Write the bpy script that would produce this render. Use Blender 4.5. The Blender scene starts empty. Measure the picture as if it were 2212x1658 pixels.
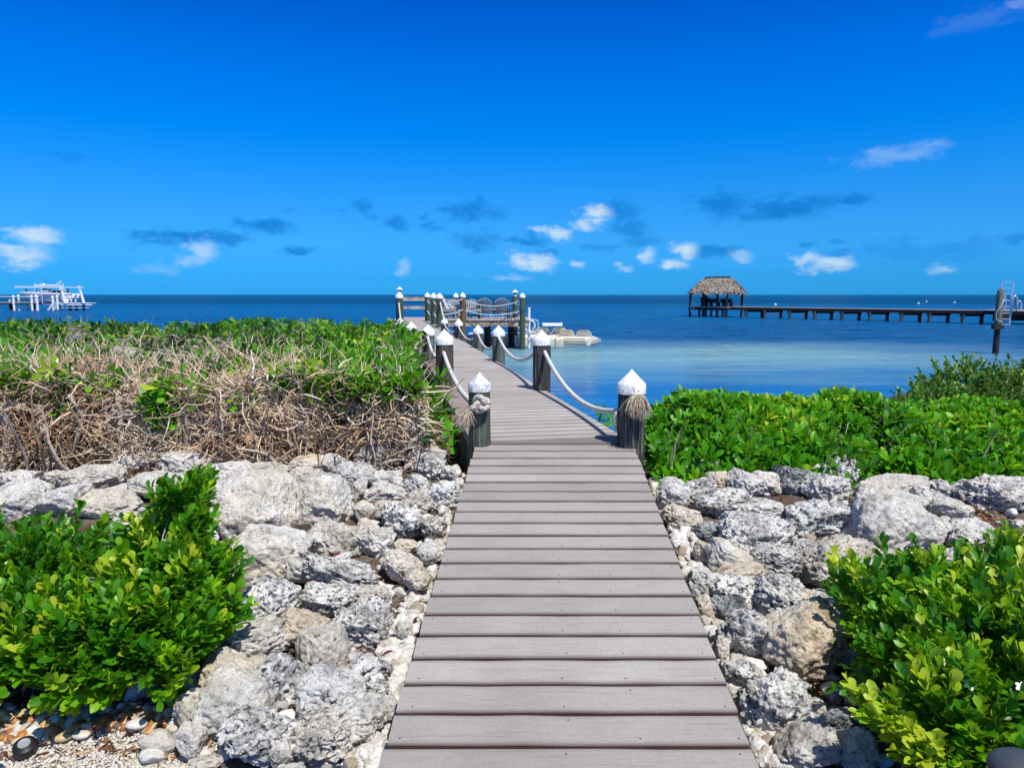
import bpy, bmesh, math, random
import numpy as np
from mathutils import Vector, Matrix
R = math.radians
random.seed(7); rng = np.random.default_rng(7)
scene = bpy.context.scene
COL = scene.collection

# ---------------------------------------------------------------- camera
CAMZ = 2.15            # eye height above the water (water is z = 0)
F = 1533.0             # focal length in units of a 2212 px wide picture
PITCH = R(7.18)
cam_d = bpy.data.cameras.new('camera'); cam = bpy.data.objects.new('camera', cam_d)
COL.objects.link(cam); scene.camera = cam
cam.location = (0, 0, CAMZ); cam.rotation_euler = (math.pi/2-PITCH, 0, 0)
cam_d.sensor_width = 36; cam_d.lens = F/2212*36
cam_d.clip_start = 0.05; cam_d.clip_end = 60000

def Xat(u, Y, z=None):             # photo column u at ground distance Y -> world X
    drop = CAMZ-(1.14 if z is None else z)
    return (u-1106)/F*(Y*math.cos(PITCH)+drop*math.sin(PITCH))
def Zat(v, Y):                     # photo row v at ground distance Y -> world Z
    return CAMZ - Y*math.tan(PITCH+math.atan((v-829)/F))

# ---------------------------------------------------------------- sun, sky, exposure
SUN_EL, SUN_AZ = R(60), R(148)     # azimuth clockwise from +Y (the view direction)
sd = Vector((math.sin(SUN_AZ)*math.cos(SUN_EL), math.cos(SUN_AZ)*math.cos(SUN_EL), math.sin(SUN_EL)))
sun_d = bpy.data.lights.new('sun', 'SUN'); sun = bpy.data.objects.new('sun', sun_d); COL.objects.link(sun)
sun_d.energy = 5.0; sun_d.angle = R(0.5); sun_d.color = (1.0, 0.965, 0.91)
sun.rotation_euler = sd.to_track_quat('Z', 'Y').to_euler()
scene.view_settings.view_transform = 'Standard'; scene.view_settings.look = 'None'
scene.view_settings.gamma = 1; scene.view_settings.use_curve_mapping = False
scene.view_settings.exposure = 0.0

SKY_STRENGTH = 0.1
# tint of the clear tropical air by elevation (sine of elevation -> multiplier of the sky texture)
SKY_TINT = [(0.0, (0.055, 0.61, 1.8)), (0.0229, (0.055, 0.56, 1.59)), (0.07, (.10, .645, 1.47)), (0.12, (0.084, 0.682, 1.474)), (0.16, (0.043, 0.701, 1.557)),
 (0.2055, (0.0, 0.691, 1.637)), (0.2875, (0.0, 0.627, 1.708)), (0.3617, (0.0, 0.478, 1.552)), (0.5, (.45, .65, 1.1)), (0.75, (.85, .9, 1.0)), (1.0, (.95, .95, .95))]
CLOUDS = [ # u, v, w, h, strength (+ lit cloud, - shaded grey-blue cloud)
 (52,552,95,50,.9),(85,512,85,42,.95),(22,545,50,36,.6),(437,540,62,52,.62),(402,562,60,34,.4),(1290,466,80,48,.95),(1258,490,60,30,.8),(1207,502,76,34,.85),
 (1172,497,50,22,.6),(1150,566,128,44,.95),(1118,560,60,26,.7),(1478,540,62,46,1),(1462,570,60,30,.9),(1247,572,40,26,.7),(1395,552,50,32,.75),(1350,577,40,16,.5),
 (1800,570,90,36,.85),(1742,560,70,30,.7),(1775,578,90,22,.6),(2040,582,50,28,.45),(870,572,40,44,.4),(1602,556,50,40,.4),(340,578,90,40,.2),(1100,600,140,20,.3),
 (1950,330,170,36,.27),(1905,345,140,34,.2),(2005,312,90,18,.26),(2200,14,50,20,.22),(2125,40,150,40,.07),(2060,62,80,24,.05),
 (400,512,170,30,-.8),(470,515,120,24,-.7),(350,522,90,24,-.6),(568,487,120,26,-.75),(650,541,56,16,-.7),(786,447,38,24,-.65),(808,472,24,10,-.4),(860,484,46,26,-.6),(1020,456,120,40,-.7),
 (1060,467,60,20,-.4),(1030,520,100,36,-.6),(930,492,60,16,-.55),(918,468,20,16,-.4),(1140,520,90,22,-.7),(1335,458,84,44,-.65),(1365,492,80,40,-.55),(1385,522,80,26,-.45),(1300,535,90,16,-.4),(1190,543,70,12,-.5),
 (1560,440,120,46,-.75),(1530,432,60,26,-.5),(1570,462,80,24,-.5),(1700,448,200,46,-.8),(1650,462,120,34,-.6),(1760,440,100,36,-.6),(1848,432,70,26,-.7),(1550,543,90,22,-.65),(1590,536,40,16,-.4),
 (150,335,70,18,-.3),(2195,517,50,16,-.5),(2060,542,150,36,-.28),(1950,545,110,44,-.3),(1890,545,60,30,-.25),(1740,525,44,14,-.55),(2100,520,50,12,-.3),(615,456,50,10,-.3),(735,455,60,10,-.25),(1810,522,40,10,-.4),(1810,550,60,16,-.4)]

def build_world():
    w = bpy.data.worlds.new('World'); scene.world = w; w.use_nodes = True
    nt = w.node_tree; N = nt.nodes; L = nt.links; N.clear()
    out = N.new('ShaderNodeOutputWorld'); bg = N.new('ShaderNodeBackground'); L.new(bg.outputs[0], out.inputs[0])
    sky = N.new('ShaderNodeTexSky'); sky.sky_type = 'NISHITA'; sky.sun_disc = False
    sky.sun_elevation = SUN_EL; sky.sun_rotation = SUN_AZ
    sky.air_density = 1.0; sky.dust_density = 0.3; sky.ozone_density = 3.0
    bg.inputs[1].default_value = SKY_STRENGTH
    tc = N.new('ShaderNodeTexCoord'); sep = N.new('ShaderNodeSeparateXYZ'); L.new(tc.outputs['Generated'], sep.inputs[0])
    ramp = N.new('ShaderNodeValToRGB'); L.new(sep.outputs[2], ramp.inputs[0])
    els = ramp.color_ramp.elements
    mx = 2.5
    for i, (p, c) in enumerate(SKY_TINT):
        e = els[i] if i < 2 else els.new(p)
        e.position = p; e.color = tuple(min(1, k/mx) for k in c)+(1,)
    m1 = N.new('ShaderNodeVectorMath'); m1.operation = 'MULTIPLY'; L.new(sky.outputs[0], m1.inputs[0]); L.new(ramp.outputs[0], m1.inputs[1])
    m2 = N.new('ShaderNodeVectorMath'); m2.operation = 'SCALE'; L.new(m1.outputs[0], m2.inputs[0]); m2.inputs['Scale'].default_value = mx
    # clouds, placed by azimuth and elevation on the sky itself
    def math_(op, a, b=None, c=None):
        n = N.new('ShaderNodeMath'); n.operation = op
        for i, v in enumerate((a, b, c)):
            if v is None: continue
            if isinstance(v, (int, float)): n.inputs[i].default_value = v
            else: L.new(v, n.inputs[i])
        return n.outputs[0]
    az = math_('ARCTAN2', sep.outputs[0], sep.outputs[1]); el = math_('ARCSINE', sep.outputs[2])
    cmb = N.new('ShaderNodeCombineXYZ'); L.new(az, cmb.inputs[0]); L.new(el, cmb.inputs[1])
    no = N.new('ShaderNodeTexNoise'); no.inputs['Scale'].default_value = 42; no.inputs['Detail'].default_value = 7; no.inputs['Roughness'].default_value = .62
    mp = N.new('ShaderNodeMapping'); mp.inputs['Scale'].default_value = (.8, 1.5, 1); L.new(cmb.outputs[0], mp.inputs[0]); L.new(mp.outputs[0], no.inputs[0])
    nd = N.new('ShaderNodeVectorMath'); nd.operation = 'SUBTRACT'; L.new(no.outputs['Color'], nd.inputs[0]); nd.inputs[1].default_value = (.5, .5, .5)
    ns = N.new('ShaderNodeVectorMath'); ns.operation = 'SCALE'; L.new(nd.outputs[0], ns.inputs[0]); ns.inputs['Scale'].default_value = .03
    dd = N.new('ShaderNodeVectorMath'); dd.operation = 'ADD'; L.new(cmb.outputs[0], dd.inputs[0]); L.new(ns.outputs[0], dd.inputs[1])
    nf = math_('MULTIPLY', math_('SUBTRACT', no.outputs[0], .5), 2.4)
    acc = {1: None, -1: None}
    for (u, v, wd, ht, s) in CLOUDS:
        th = math.atan((829-v)/F); dirv = Vector(((u-1106)/F, 1, (829-v)/F))
        dirv = Matrix.Rotation(-PITCH, 3, 'X') @ dirv; dirv.normalize()
        a = math.atan2(dirv.x, dirv.y); e = math.asin(dirv.z)
        sb = N.new('ShaderNodeVectorMath'); sb.operation = 'SUBTRACT'; L.new(dd.outputs[0], sb.inputs[0]); sb.inputs[1].default_value = (a, e, 0)
        ml = N.new('ShaderNodeVectorMath'); ml.operation = 'MULTIPLY'; L.new(sb.outputs[0], ml.inputs[0]); ml.inputs[1].default_value = (F/(wd*(.47 if s > 0 else .6)), F/(ht*(.47 if s > 0 else .6)), 0)
        ln = N.new('ShaderNodeVectorMath'); ln.operation = 'LENGTH'; L.new(ml.outputs[0], ln.inputs[0])
        x = math_('SUBTRACT', ln.outputs['Value'], nf)
        mr = N.new('ShaderNodeMapRange'); mr.interpolation_type = 'SMOOTHSTEP'; L.new(x, mr.inputs[0])
        mr.inputs[1].default_value = 1.25; mr.inputs[2].default_value = .1; mr.inputs[3].default_value = 0; mr.inputs[4].default_value = abs(s)
        k = 1 if s > 0 else -1
        acc[k] = mr.outputs[0] if acc[k] is None else math_('MAXIMUM', acc[k], mr.outputs[0])
    d1 = N.new('ShaderNodeMixRGB'); L.new(acc[-1], d1.inputs[0]); L.new(m2.outputs[0], d1.inputs[1]); d1.inputs[2].default_value = DARKCL+(1,)
    d2 = N.new('ShaderNodeMixRGB'); L.new(acc[1], d2.inputs[0]); L.new(d1.outputs[0], d2.inputs[1]); d2.inputs[2].default_value = LITCL+(1,)
    L.new(d2.outputs[0], bg.inputs[0])
DARKCL = (.02, 1.9, 6.2); LITCL = (5.6, 7.5, 9.2)
build_world()

# ---------------------------------------------------------------- noise (for shapes)
def _hash(ix, iy, iz, seed):
    h = (ix.astype(np.int64)*374761393 + iy.astype(np.int64)*668265263 + iz.astype(np.int64)*2147483647 + seed*974634777) & 0xffffffff
    h = ((h ^ (h >> 13))*1274126177) & 0xffffffff
    h = h ^ (h >> 16)
    return (h & 0xffff)/65535.0
def vnoise(p, seed=0):
    p = np.asarray(p, float); i = np.floor(p); f = p-i; f = f*f*(3-2*f); i = i.astype(np.int64)
    r = 0
    for dx in (0, 1):
        wx = f[:, 0] if dx else 1-f[:, 0]
        for dy in (0, 1):
            wy = f[:, 1] if dy else 1-f[:, 1]
            for dz in (0, 1):
                wz = f[:, 2] if dz else 1-f[:, 2]
                r = r+wx*wy*wz*_hash(i[:, 0]+dx, i[:, 1]+dy, i[:, 2]+dz, seed)
    return r
def fbm(p, oct=4, seed=0, gain=.5):
    r = 0; a = 1; t = 0; p = np.asarray(p, float)
    for o in range(oct):
        r = r+a*vnoise(p*(2.03**o)+o*17.3, seed+o*31); t += a; a *= gain
    return r/t
def ss(a, b, x):
    t = np.clip((x-a)/(b-a), 0, 1); return t*t*(3-2*t)

# ---------------------------------------------------------------- materials
MATS = {}
def new_mat(name):
    m = bpy.data.materials.new(name); m.use_nodes = True; MATS[name] = m
    nt = m.node_tree; b = nt.nodes['Principled BSDF']; return m, nt, b
def nnode(nt, t, **kw):
    n = nt.nodes.new(t)
    for k, v in kw.items(): setattr(n, k, v)
    return n
def ramp(nt, fac, stops):
    r = nt.nodes.new('ShaderNodeValToRGB'); nt.links.new(fac, r.inputs[0]); e = r.color_ramp.elements
    for i, (p, c) in enumerate(stops):
        k = e[i] if i < 2 else e.new(p)
        k.position = p; k.color = tuple(c)+(1,)
    return r.outputs[0]
def coords(nt, scale=(1,1,1), rnd=True, kind='Object'):
    tc = nt.nodes.new('ShaderNodeTexCoord'); o = tc.outputs[kind]
    if rnd:
        oi = nt.nodes.new('ShaderNodeObjectInfo'); s = nnode(nt, 'ShaderNodeVectorMath', operation='SCALE'); s.inputs[0].default_value = (1, 1, 1)
        k = nnode(nt, 'ShaderNodeMath', operation='MULTIPLY'); nt.links.new(oi.outputs['Random'], k.inputs[0]); k.inputs[1].default_value = 60
        nt.links.new(k.outputs[0], s.inputs['Scale']); a = nnode(nt, 'ShaderNodeVectorMath', operation='ADD'); nt.links.new(o, a.inputs[0]); nt.links.new(s.outputs[0], a.inputs[1]); o = a.outputs[0]
    mp = nt.nodes.new('ShaderNodeMapping'); mp.inputs['Scale'].default_value = scale; nt.links.new(o, mp.inputs[0]); return mp.outputs[0]
def noise(nt, vec, scale, detail=4, rough=.5, dist=0):
    n = nt.nodes.new('ShaderNodeTexNoise'); nt.links.new(vec, n.inputs[0]); n.inputs['Scale'].default_value = scale
    n.inputs['Detail'].default_value = detail; n.inputs['Roughness'].default_value = rough; n.inputs['Distortion'].default_value = dist; return n.outputs[0]
def mix(nt, f, a, b, bt='MIX'):
    m = nnode(nt, 'ShaderNodeMixRGB', blend_type=bt)
    for i, v in enumerate((f, a, b)):
        if isinstance(v, (int, float)): m.inputs[i].default_value = v
        elif isinstance(v, tuple): m.inputs[i].default_value = v+(1,) if len(v) == 3 else v
        else: nt.links.new(v, m.inputs[i])
    return m.outputs[0]
def bump(nt, b, h, dist=.01, strength=1, prev=None):
    n = nt.nodes.new('ShaderNodeBump'); nt.links.new(h, n.inputs['Height']); n.inputs['Distance'].default_value = dist; n.inputs['Strength'].default_value = strength
    if prev is not None: nt.links.new(prev, n.inputs['Normal'])
    nt.links.new(n.outputs[0], b.inputs['Normal']); return n.outputs[0]
def simple(name, col, rough=.5, metal=0, var=.12, sc=6, bmp=0):
    m, nt, b = new_mat(name); v = coords(nt)
    n = noise(nt, v, sc, 5, .6)
    c = ramp(nt, n, [(.25, tuple(k*(1-var) for k in col)), (.75, tuple(min(1, k*(1+var)) for k in col))])
    nt.links.new(c, b.inputs['Base Color']); b.inputs['Roughness'].default_value = rough; b.inputs['Metallic'].default_value = metal
    if bmp: bump(nt, b, noise(nt, v, sc*6, 4), bmp)
    return m
def attr(nt, name='tint'):
    a = nt.nodes.new('ShaderNodeAttribute'); a.attribute_name = name; return a
M = {}
def wood(name, stops, sc=(52, 52, 2.6), bd=.008, rough=.85, extra=None):
    m, nt, b = new_mat(name); v = coords(nt, sc)
    n = noise(nt, v, 1.0, 7, .66, 1.6); c = ramp(nt, n, stops)
    v2 = coords(nt, (4, 4, .8)); n2 = noise(nt, v2, 1.2, 4, .6)
    if extra: c = mix(nt, ramp(nt, n2, [(.45, (0, 0, 0)), (.68, (1, 1, 1))]), c, extra)
    nt.links.new(c, b.inputs['Base Color']); b.inputs['Roughness'].default_value = rough
    bump(nt, b, n, bd, 1); return m
M['pile'] = wood('weathered_pile_wood', [(.36, (.008, .008, .007)), (.46, (.055, .06, .05)), (.54, (.16, .165, .13)), (.66, (.42, .42, .35))], extra=(.06, .085, .05))
M['pile_dark'] = wood('dark_pile_wood', [(.38, (.005, .005, .005)), (.48, (.035, .034, .032)), (.57, (.12, .115, .105)), (.68, (.45, .43, .4))], extra=(.045, .04, .036))
M['pile_brown'] = wood('brown_mottled_pile_wood', [(.38, (.006, .005, .005)), (.48, (.07, .052, .042)), (.57, (.16, .125, .1)), (.68, (.46, .38, .33))], extra=(.05, .05, .045))
M['pile_green'] = wood('green_treated_pile_wood', [(.3, (.012, .02, .012)), (.48, (.045, .075, .045)), (.6, (.10, .14, .085)), (.76, (.22, .24, .15))], extra=(.05, .07, .03))
M['pile_orange'] = wood('orange_stained_pile_wood', [(.3, (.05, .02, .006)), (.48, (.16, .075, .022)), (.6, (.26, .13, .04)), (.76, (.36, .22, .09))], extra=(.09, .08, .03))
M['beam'] = wood('bleached_beam_wood', [(.3, (.22, .16, .1)), (.5, (.46, .37, .27)), (.7, (.66, .57, .46))], sc=(1.2, 14, 14), extra=(.22, .14, .08))
M['dark_beam'] = wood('dark_beam_wood', [(.3, (.02, .024, .02)), (.55, (.06, .075, .065)), (.75, (.13, .15, .13))], sc=(3, 3, 8))
M['black_wood'] = wood('near_black_wood', [(.3, (.006, .005, .005)), (.6, (.02, .016, .014)), (.8, (.05, .04, .035))], sc=(3, 3, 3))  # near-black throughout, for piles, stringers, roof ridge and hut seats
M['orange_wood'] = wood('orange_board_wood', [(.3, (.16, .06, .02)), (.55, (.3, .13, .05)), (.75, (.42, .25, .12))], sc=(14, 14, 1.5))
M['chair'] = simple('grey_painted_chair_wood', (.27, .29, .29), .7, 0, .3, 9)
M['chair_dark'] = simple('dark_chair_wood', (.03, .03, .035), .6, 0, .3, 9)
M['white'] = simple('white_plastic', (.8, .8, .8), .35, 0, .04, 5)
M['white_paint'] = simple('white_paint', (.78, .78, .77), .45, 0, .06, 4)
M['alu'] = simple('brushed_aluminium', (.72, .73, .74), .35, .7, .08, 9)
M['cream'] = simple('cream_plastic', (.66, .61, .47), .5, 0, .1, 5)
M['cream_shade'] = simple('beige_seat_plastic', (.42, .4, .32), .6, 0, .12, 5)
M['grey_hull'] = simple('grey_hull_paint', (.8, .81, .82), .3, 0, .05, 3)
M['black'] = simple('black_plastic', (.012, .012, .014), .4, 0, .2, 6)
M['screw'] = simple('dark_screw_steel', (.03, .03, .03), .5, .5)
M['glass'] = simple('tinted_windshield', (.05, .07, .09), .08)
M['galv'] = simple('galvanised_steel', (.45, .47, .5), .45, .6)
# white post caps with grime
m, nt, b = new_mat('white_cap_plastic'); v = coords(nt, (1, 1, 1)); n = noise(nt, v, 16, 8, .7)
c = ramp(nt, n, [(.3, (.38, .37, .34)), (.4, (.7, .7, .68)), (.52, (.84, .84, .83))]); nt.links.new(c, b.inputs['Base Color']); b.inputs['Roughness'].default_value = .38; M['cap'] = m
m, nt, b = new_mat('grimy_cap_plastic'); v = coords(nt, (1, 1, 1)); n = noise(nt, v, 40, 8, .75)
c = ramp(nt, n, [(.36, (.22, .22, .21)), (.47, (.55, .55, .53)), (.56, (.8, .8, .79))]); nt.links.new(c, b.inputs['Base Color']); b.inputs['Roughness'].default_value = .5; M['cap_dirty'] = m
# rope
m, nt, b = new_mat('white_rope'); v = coords(nt, (1, 1, 1)); n = noise(nt, v, 60, 6, .7)
c = ramp(nt, n, [(.3, (.34, .33, .31)), (.5, (.62, .61, .59)), (.7, (.78, .77, .75))]); nt.links.new(c, b.inputs['Base Color']); b.inputs['Roughness'].default_value = .85; bump(nt, b, noise(nt, v, 220, 3), .003); M['rope'] = m
m, nt, b = new_mat('tan_frayed_rope'); v = coords(nt, (1, 1, 1)); n = noise(nt, v, 50, 5, .7)
c = ramp(nt, n, [(.3, (.26, .19, .12)), (.5, (.5, .41, .3)), (.7, (.7, .62, .5))]); nt.links.new(c, b.inputs['Base Color']); b.inputs['Roughness'].default_value = .9; M['fray'] = m
M['rope_tan'] = simple('weathered_rope', (.55, .49, .42), .9, 0, .25, 40, .004)
# decking
def deckmat(name, c0, c1):
    m, nt, b = new_mat(name); t = attr(nt).outputs['Fac']
    v = coords(nt, (3, 60, 60), rnd=False); n = noise(nt, v, 1.6, 7, .7); v2 = coords(nt, (1, 1, 1), rnd=False); n2 = noise(nt, v2, 2.2, 4, .6); n3 = noise(nt, v2, 90, 3, .6)
    c = ramp(nt, t, [(0, (.12, .075, .065)), (.3, tuple(k*.86 for k in c0)), (.5, c0), (1, c1)])
    c = mix(nt, .55, c, ramp(nt, n, [(.3, (.62, .6, .6)), (.5, (.98, .97, .97)), (.75, (1.0, 1.0, 1.0))]), 'MULTIPLY')
    c = mix(nt, .6, c, ramp(nt, n2, [(.35, (.8, .76, .75)), (.6, (1, 1, 1))]), 'MULTIPLY')
    # pale scuffs across some boards
    v4 = coords(nt, (2.4, 26, 1), rnd=False); n4 = noise(nt, v4, 1.0, 9, .85, 1.5); c = mix(nt, ramp(nt, n4, [(.66, (0, 0, 0)), (.76, (.35, .35, .35))]), c, (.52, .5, .5))
    nt.links.new(c, b.inputs['Base Color']); b.inputs['Roughness'].default_value = .75; b.inputs['Specular IOR Level'].default_value = .25
    c = mix(nt, .5, c, ramp(nt, n3, [(.35, (.86, .85, .84)), (.6, (1.04, 1.04, 1.04))]), 'MULTIPLY'); nt.links.new(c, b.inputs['Base Color']); h = mix(nt, .5, n, n3); bump(nt, b, h, .003, 1); return m
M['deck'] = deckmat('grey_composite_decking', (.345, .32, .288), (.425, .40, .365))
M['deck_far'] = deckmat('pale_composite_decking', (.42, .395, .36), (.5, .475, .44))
M['deck_red'] = deckmat('brown_composite_border', (.29, .22, .195), (.33, .26, .235))
# coral rock
def rockmat(name, dark, mid, light, stain, stain_amt, spk=.43):
    m, nt, b = new_mat(name); v = coords(nt)
    n1 = noise(nt, v, 9, 8, .72, .5); n2 = noise(nt, v, 42, 6, .7, .6); n3 = noise(nt, v, 2.6, 4, .6)
    vo = nt.nodes.new('ShaderNodeTexVoronoi'); nt.links.new(v, vo.inputs['Vector']); vo.inputs['Scale'].default_value = 38; vo.feature = 'F1'
    pit = nnode(nt, 'ShaderNodeMapRange'); nt.links.new(vo.outputs['Distance'], pit.inputs[0]); pit.inputs[1].default_value = .12; pit.inputs[2].default_value = .42; pit.inputs[3].default_value = 0; pit.inputs[4].default_value = 1
    c = ramp(nt, n1, [(.28, dark), (.42, mid), (.55, light), (.8, tuple(min(1, k*1.1) for k in light))])
    c = mix(nt, ramp(nt, n2, [(spk-.06, (1, 1, 1)), (spk+.05, (0, 0, 0))]), c, tuple(k*.62 for k in dark))
    c = mix(nt, mix(nt, stain_amt, (0, 0, 0), ramp(nt, n3, [(.5, (0, 0, 0)), (.64, (1, 1, 1))])), c, stain, 'MULTIPLY')
    oi = nt.nodes.new('ShaderNodeObjectInfo'); c = mix(nt, 1.0, c, ramp(nt, oi.outputs['Random'], [(0, (1.0, .94, .84)), (.2, (1.13, 1.1, 1.05)), (.5, (1.0, 1.0, 1.0)), (.75, (1.16, 1.15, 1.12)), (1, (1.06, 1.02, .96))]), 'MULTIPLY')
    nt.links.new(c, b.inputs['Base Color']); b.inputs['Roughness'].default_value = .95; b.inputs['Specular IOR Level'].default_value = .15
    h1 = nnode(nt, 'ShaderNodeMath', operation='ADD'); nt.links.new(n1, h1.inputs[0])
    h2 = nnode(nt, 'ShaderNodeMath', operation='MULTIPLY'); nt.links.new(n2, h2.inputs[0]); h2.inputs[1].default_value = .55; nt.links.new(h2.outputs[0], h1.inputs[1])
    h3 = nnode(nt, 'ShaderNodeMath', operation='MULTIPLY_ADD'); nt.links.new(pit.outputs[0], h3.inputs[0]); h3.inputs[1].default_value = .16; nt.links.new(h1.outputs[0], h3.inputs[2])
    bump(nt, b, h3.outputs[0], .034, 1); return m
M['rock_white'] = rockmat('white_coral_rock', (.15, .15, .145), (.52, .505, .475), (.76, .74, .70), (.9, .8, .62), .3, .41)
M['rock_smooth'] = rockmat('pale_limestone', (.24, .23, .21), (.57, .55, .505), (.74, .715, .66), (.92, .84, .68), .5, .39)
M['rock_speck'] = rockmat('speckled_coral_rock', (.07, .07, .072), (.45, .443, .43), (.82, .81, .78), (.93, .88, .8), .15, .45)
M['rock_tan'] = rockmat('tan_coral_rock', (.2, .16, .11), (.54, .48, .39), (.74, .69, .6), (.86, .7, .48), .6, .40)
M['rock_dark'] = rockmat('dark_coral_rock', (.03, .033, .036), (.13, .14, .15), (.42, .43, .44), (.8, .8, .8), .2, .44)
# ground and gravel
m, nt, b = new_mat('sandy_ground'); v = coords(nt, rnd=False, kind='Object'); n = noise(nt, v, 70, 6, .7); n2 = noise(nt, v, 5, 5, .6)
c = ramp(nt, n, [(.3, (.06, .042, .025)), (.5, (.2, .165, .12)), (.7, (.4, .35, .28))]); c = mix(nt, ramp(nt, n2, [(.45, (0, 0, 0)), (.6, (1, 1, 1))]), c, (.14, .075, .045), 'MIX')
c = mix(nt, .5, c, ramp(nt, n, [(.3, (.3, .25, .2)), (.7, (1, 1, 1))]), 'MULTIPLY')
nt.links.new(c, b.inputs['Base Color']); b.inputs['Roughness'].default_value = .95; bump(nt, b, n, .02, 1); M['ground'] = m
def tintmat(name, stops, rough=.85, bmp=0, spec=.2, sc=120):
    m, nt, b = new_mat(name); c = ramp(nt, attr(nt).outputs['Fac'], stops); v = coords(nt, rnd=False); n = noise(nt, v, sc, 4, .6)
    c = mix(nt, .6, c, ramp(nt, n, [(.3, (.6, .6, .6)), (.6, (1, 1, 1))]), 'MULTIPLY'); nt.links.new(c, b.inputs['Base Color']); b.inputs['Roughness'].default_value = rough; b.inputs['Specular IOR Level'].default_value = spec
    if bmp: bump(nt, b, n, bmp)
    return m
M['gravel'] = tintmat('pea_gravel', [(0, (.36, .29, .2)), (.25, (.54, .48, .38)), (.6, (.66, .61, .52)), (1, (.78, .75, .69))], .9, .004)
M['rubble'] = tintmat('coral_rubble', [(0, (.34, .27, .19)), (.2, (.56, .51, .43)), (.5, (.68, .65, .6)), (1, (.78, .765, .73))], .95, .012, sc=60)
M['pebble'] = tintmat('river_pebbles', [(0, (.09, .08, .075)), (.16, (.42, .17, .045)), (.34, (.55, .3, .1)), (.55, (.58, .42, .22)), (.75, (.6, .52, .4)), (1, (.68, .66, .6))], .5, .001, .4, 40)
M['litter'] = tintmat('leaf_litter', [(0, (.07, .03, .018)), (.35, (.2, .085, .035)), (.7, (.34, .17, .07)), (1, (.48, .32, .17))], .8)
M['red_leaf'] = simple('red_dead_leaf', (.13, .03, .02), .6)
M['twig'] = tintmat('dry_twigs', [(0, (.24, .13, .07)), (.25, (.52, .33, .18)), (.55, (.74, .54, .35)), (.85, (.84, .69, .5)), (1, (.86, .77, .64))], .85, .004, sc=60)
M['grey_twig'] = tintmat('grey_branches', [(0, (.05, .04, .03)), (.4, (.19, .15, .12)), (.8, (.4, .35, .3)), (1, (.62, .57, .5))], .85, .004, sc=60)
M['bark'] = tintmat('pale_hedge_bark', [(0, (.27, .18, .11)), (.5, (.48, .37, .27)), (1, (.62, .53, .43))], .9, .008, sc=50)
def leafmat(name, stops, rough=.32, trans=.32, tcol=(.28, .55, .02), spec=.5):
    m, nt, b = new_mat(name); c = ramp(nt, attr(nt).outputs['Fac'], stops); nt.links.new(c, b.inputs['Base Color']); b.inputs['Roughness'].default_value = rough; b.inputs['Specular IOR Level'].default_value = spec
    tr = nt.nodes.new('ShaderNodeBsdfTranslucent'); cc = mix(nt, .75, c, tcol, 'MIX'); nt.links.new(cc, tr.inputs[0])
    ms = nt.nodes.new('ShaderNodeMixShader'); ms.inputs[0].default_value = trans; nt.links.new(b.outputs[0], ms.inputs[1]); nt.links.new(tr.outputs[0], ms.inputs[2])
    nt.links.new(ms.outputs[0], nt.nodes['Material Output'].inputs[0]); return m
M['leaf'] = leafmat('shrub_leaves', [(0, (.012, .07, .005)), (.35, (.04, .2, .006)), (.62, (.13, .37, .006)), (.85, (.3, .5, .01)), (1, (.46, .55, .03))], .38, .34, spec=.4)
M['leaf_hedge'] = leafmat('glossy_hedge_leaves', [(0, (.02, .09, .004)), (.3, (.045, .21, .005)), (.65, (.10, .37, .008)), (.9, (.2, .5, .012)), (1, (.42, .55, .03))], .42, .34, spec=.35)
M['leaf_dark'] = leafmat('dark_mangrove_leaves', [(0, (.006, .03, .006)), (.4, (.02, .11, .008)), (.7, (.09, .29, .01)), (1, (.34, .5, .02))], .42, .3, spec=.35)
M['leaf_grey'] = leafmat('small_olive_leaves', [(0, (.03, .08, .015)), (.4, (.08, .2, .03)), (.75, (.2, .38, .06)), (1, (.36, .5, .12))], .4, .3, (.3, .5, .06))
M['cane'] = simple('yellow_green_cane', (.42, .46, .08), .5)
M['lampgrey'] = simple('dark_grey_lamp_paint', (.05, .06, .075), .6, 0, .1, 20)
M['stem'] = simple('green_brown_stem', (.12, .11, .05), .8)
M['petal'] = simple('white_petals', (.85, .83, .78), .6)
M['petal_yellow'] = simple('yellow_flower_centre', (.6, .4, .05), .6)
# thatch
m, nt, b = new_mat('palm_thatch'); v = coords(nt, (3, 3, 1.2), rnd=False); n = noise(nt, v, 2.2, 8, .75, 2.0)
c = ramp(nt, n, [(.33, (.05, .04, .03)), (.43, (.3, .245, .18)), (.53, (.56, .49, .4)), (.75, (.78, .71, .6))]); nt.links.new(c, b.inputs['Base Color']); b.inputs['Roughness'].default_value = .95; bump(nt, b, n, .25, 1); M['thatch'] = m
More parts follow.
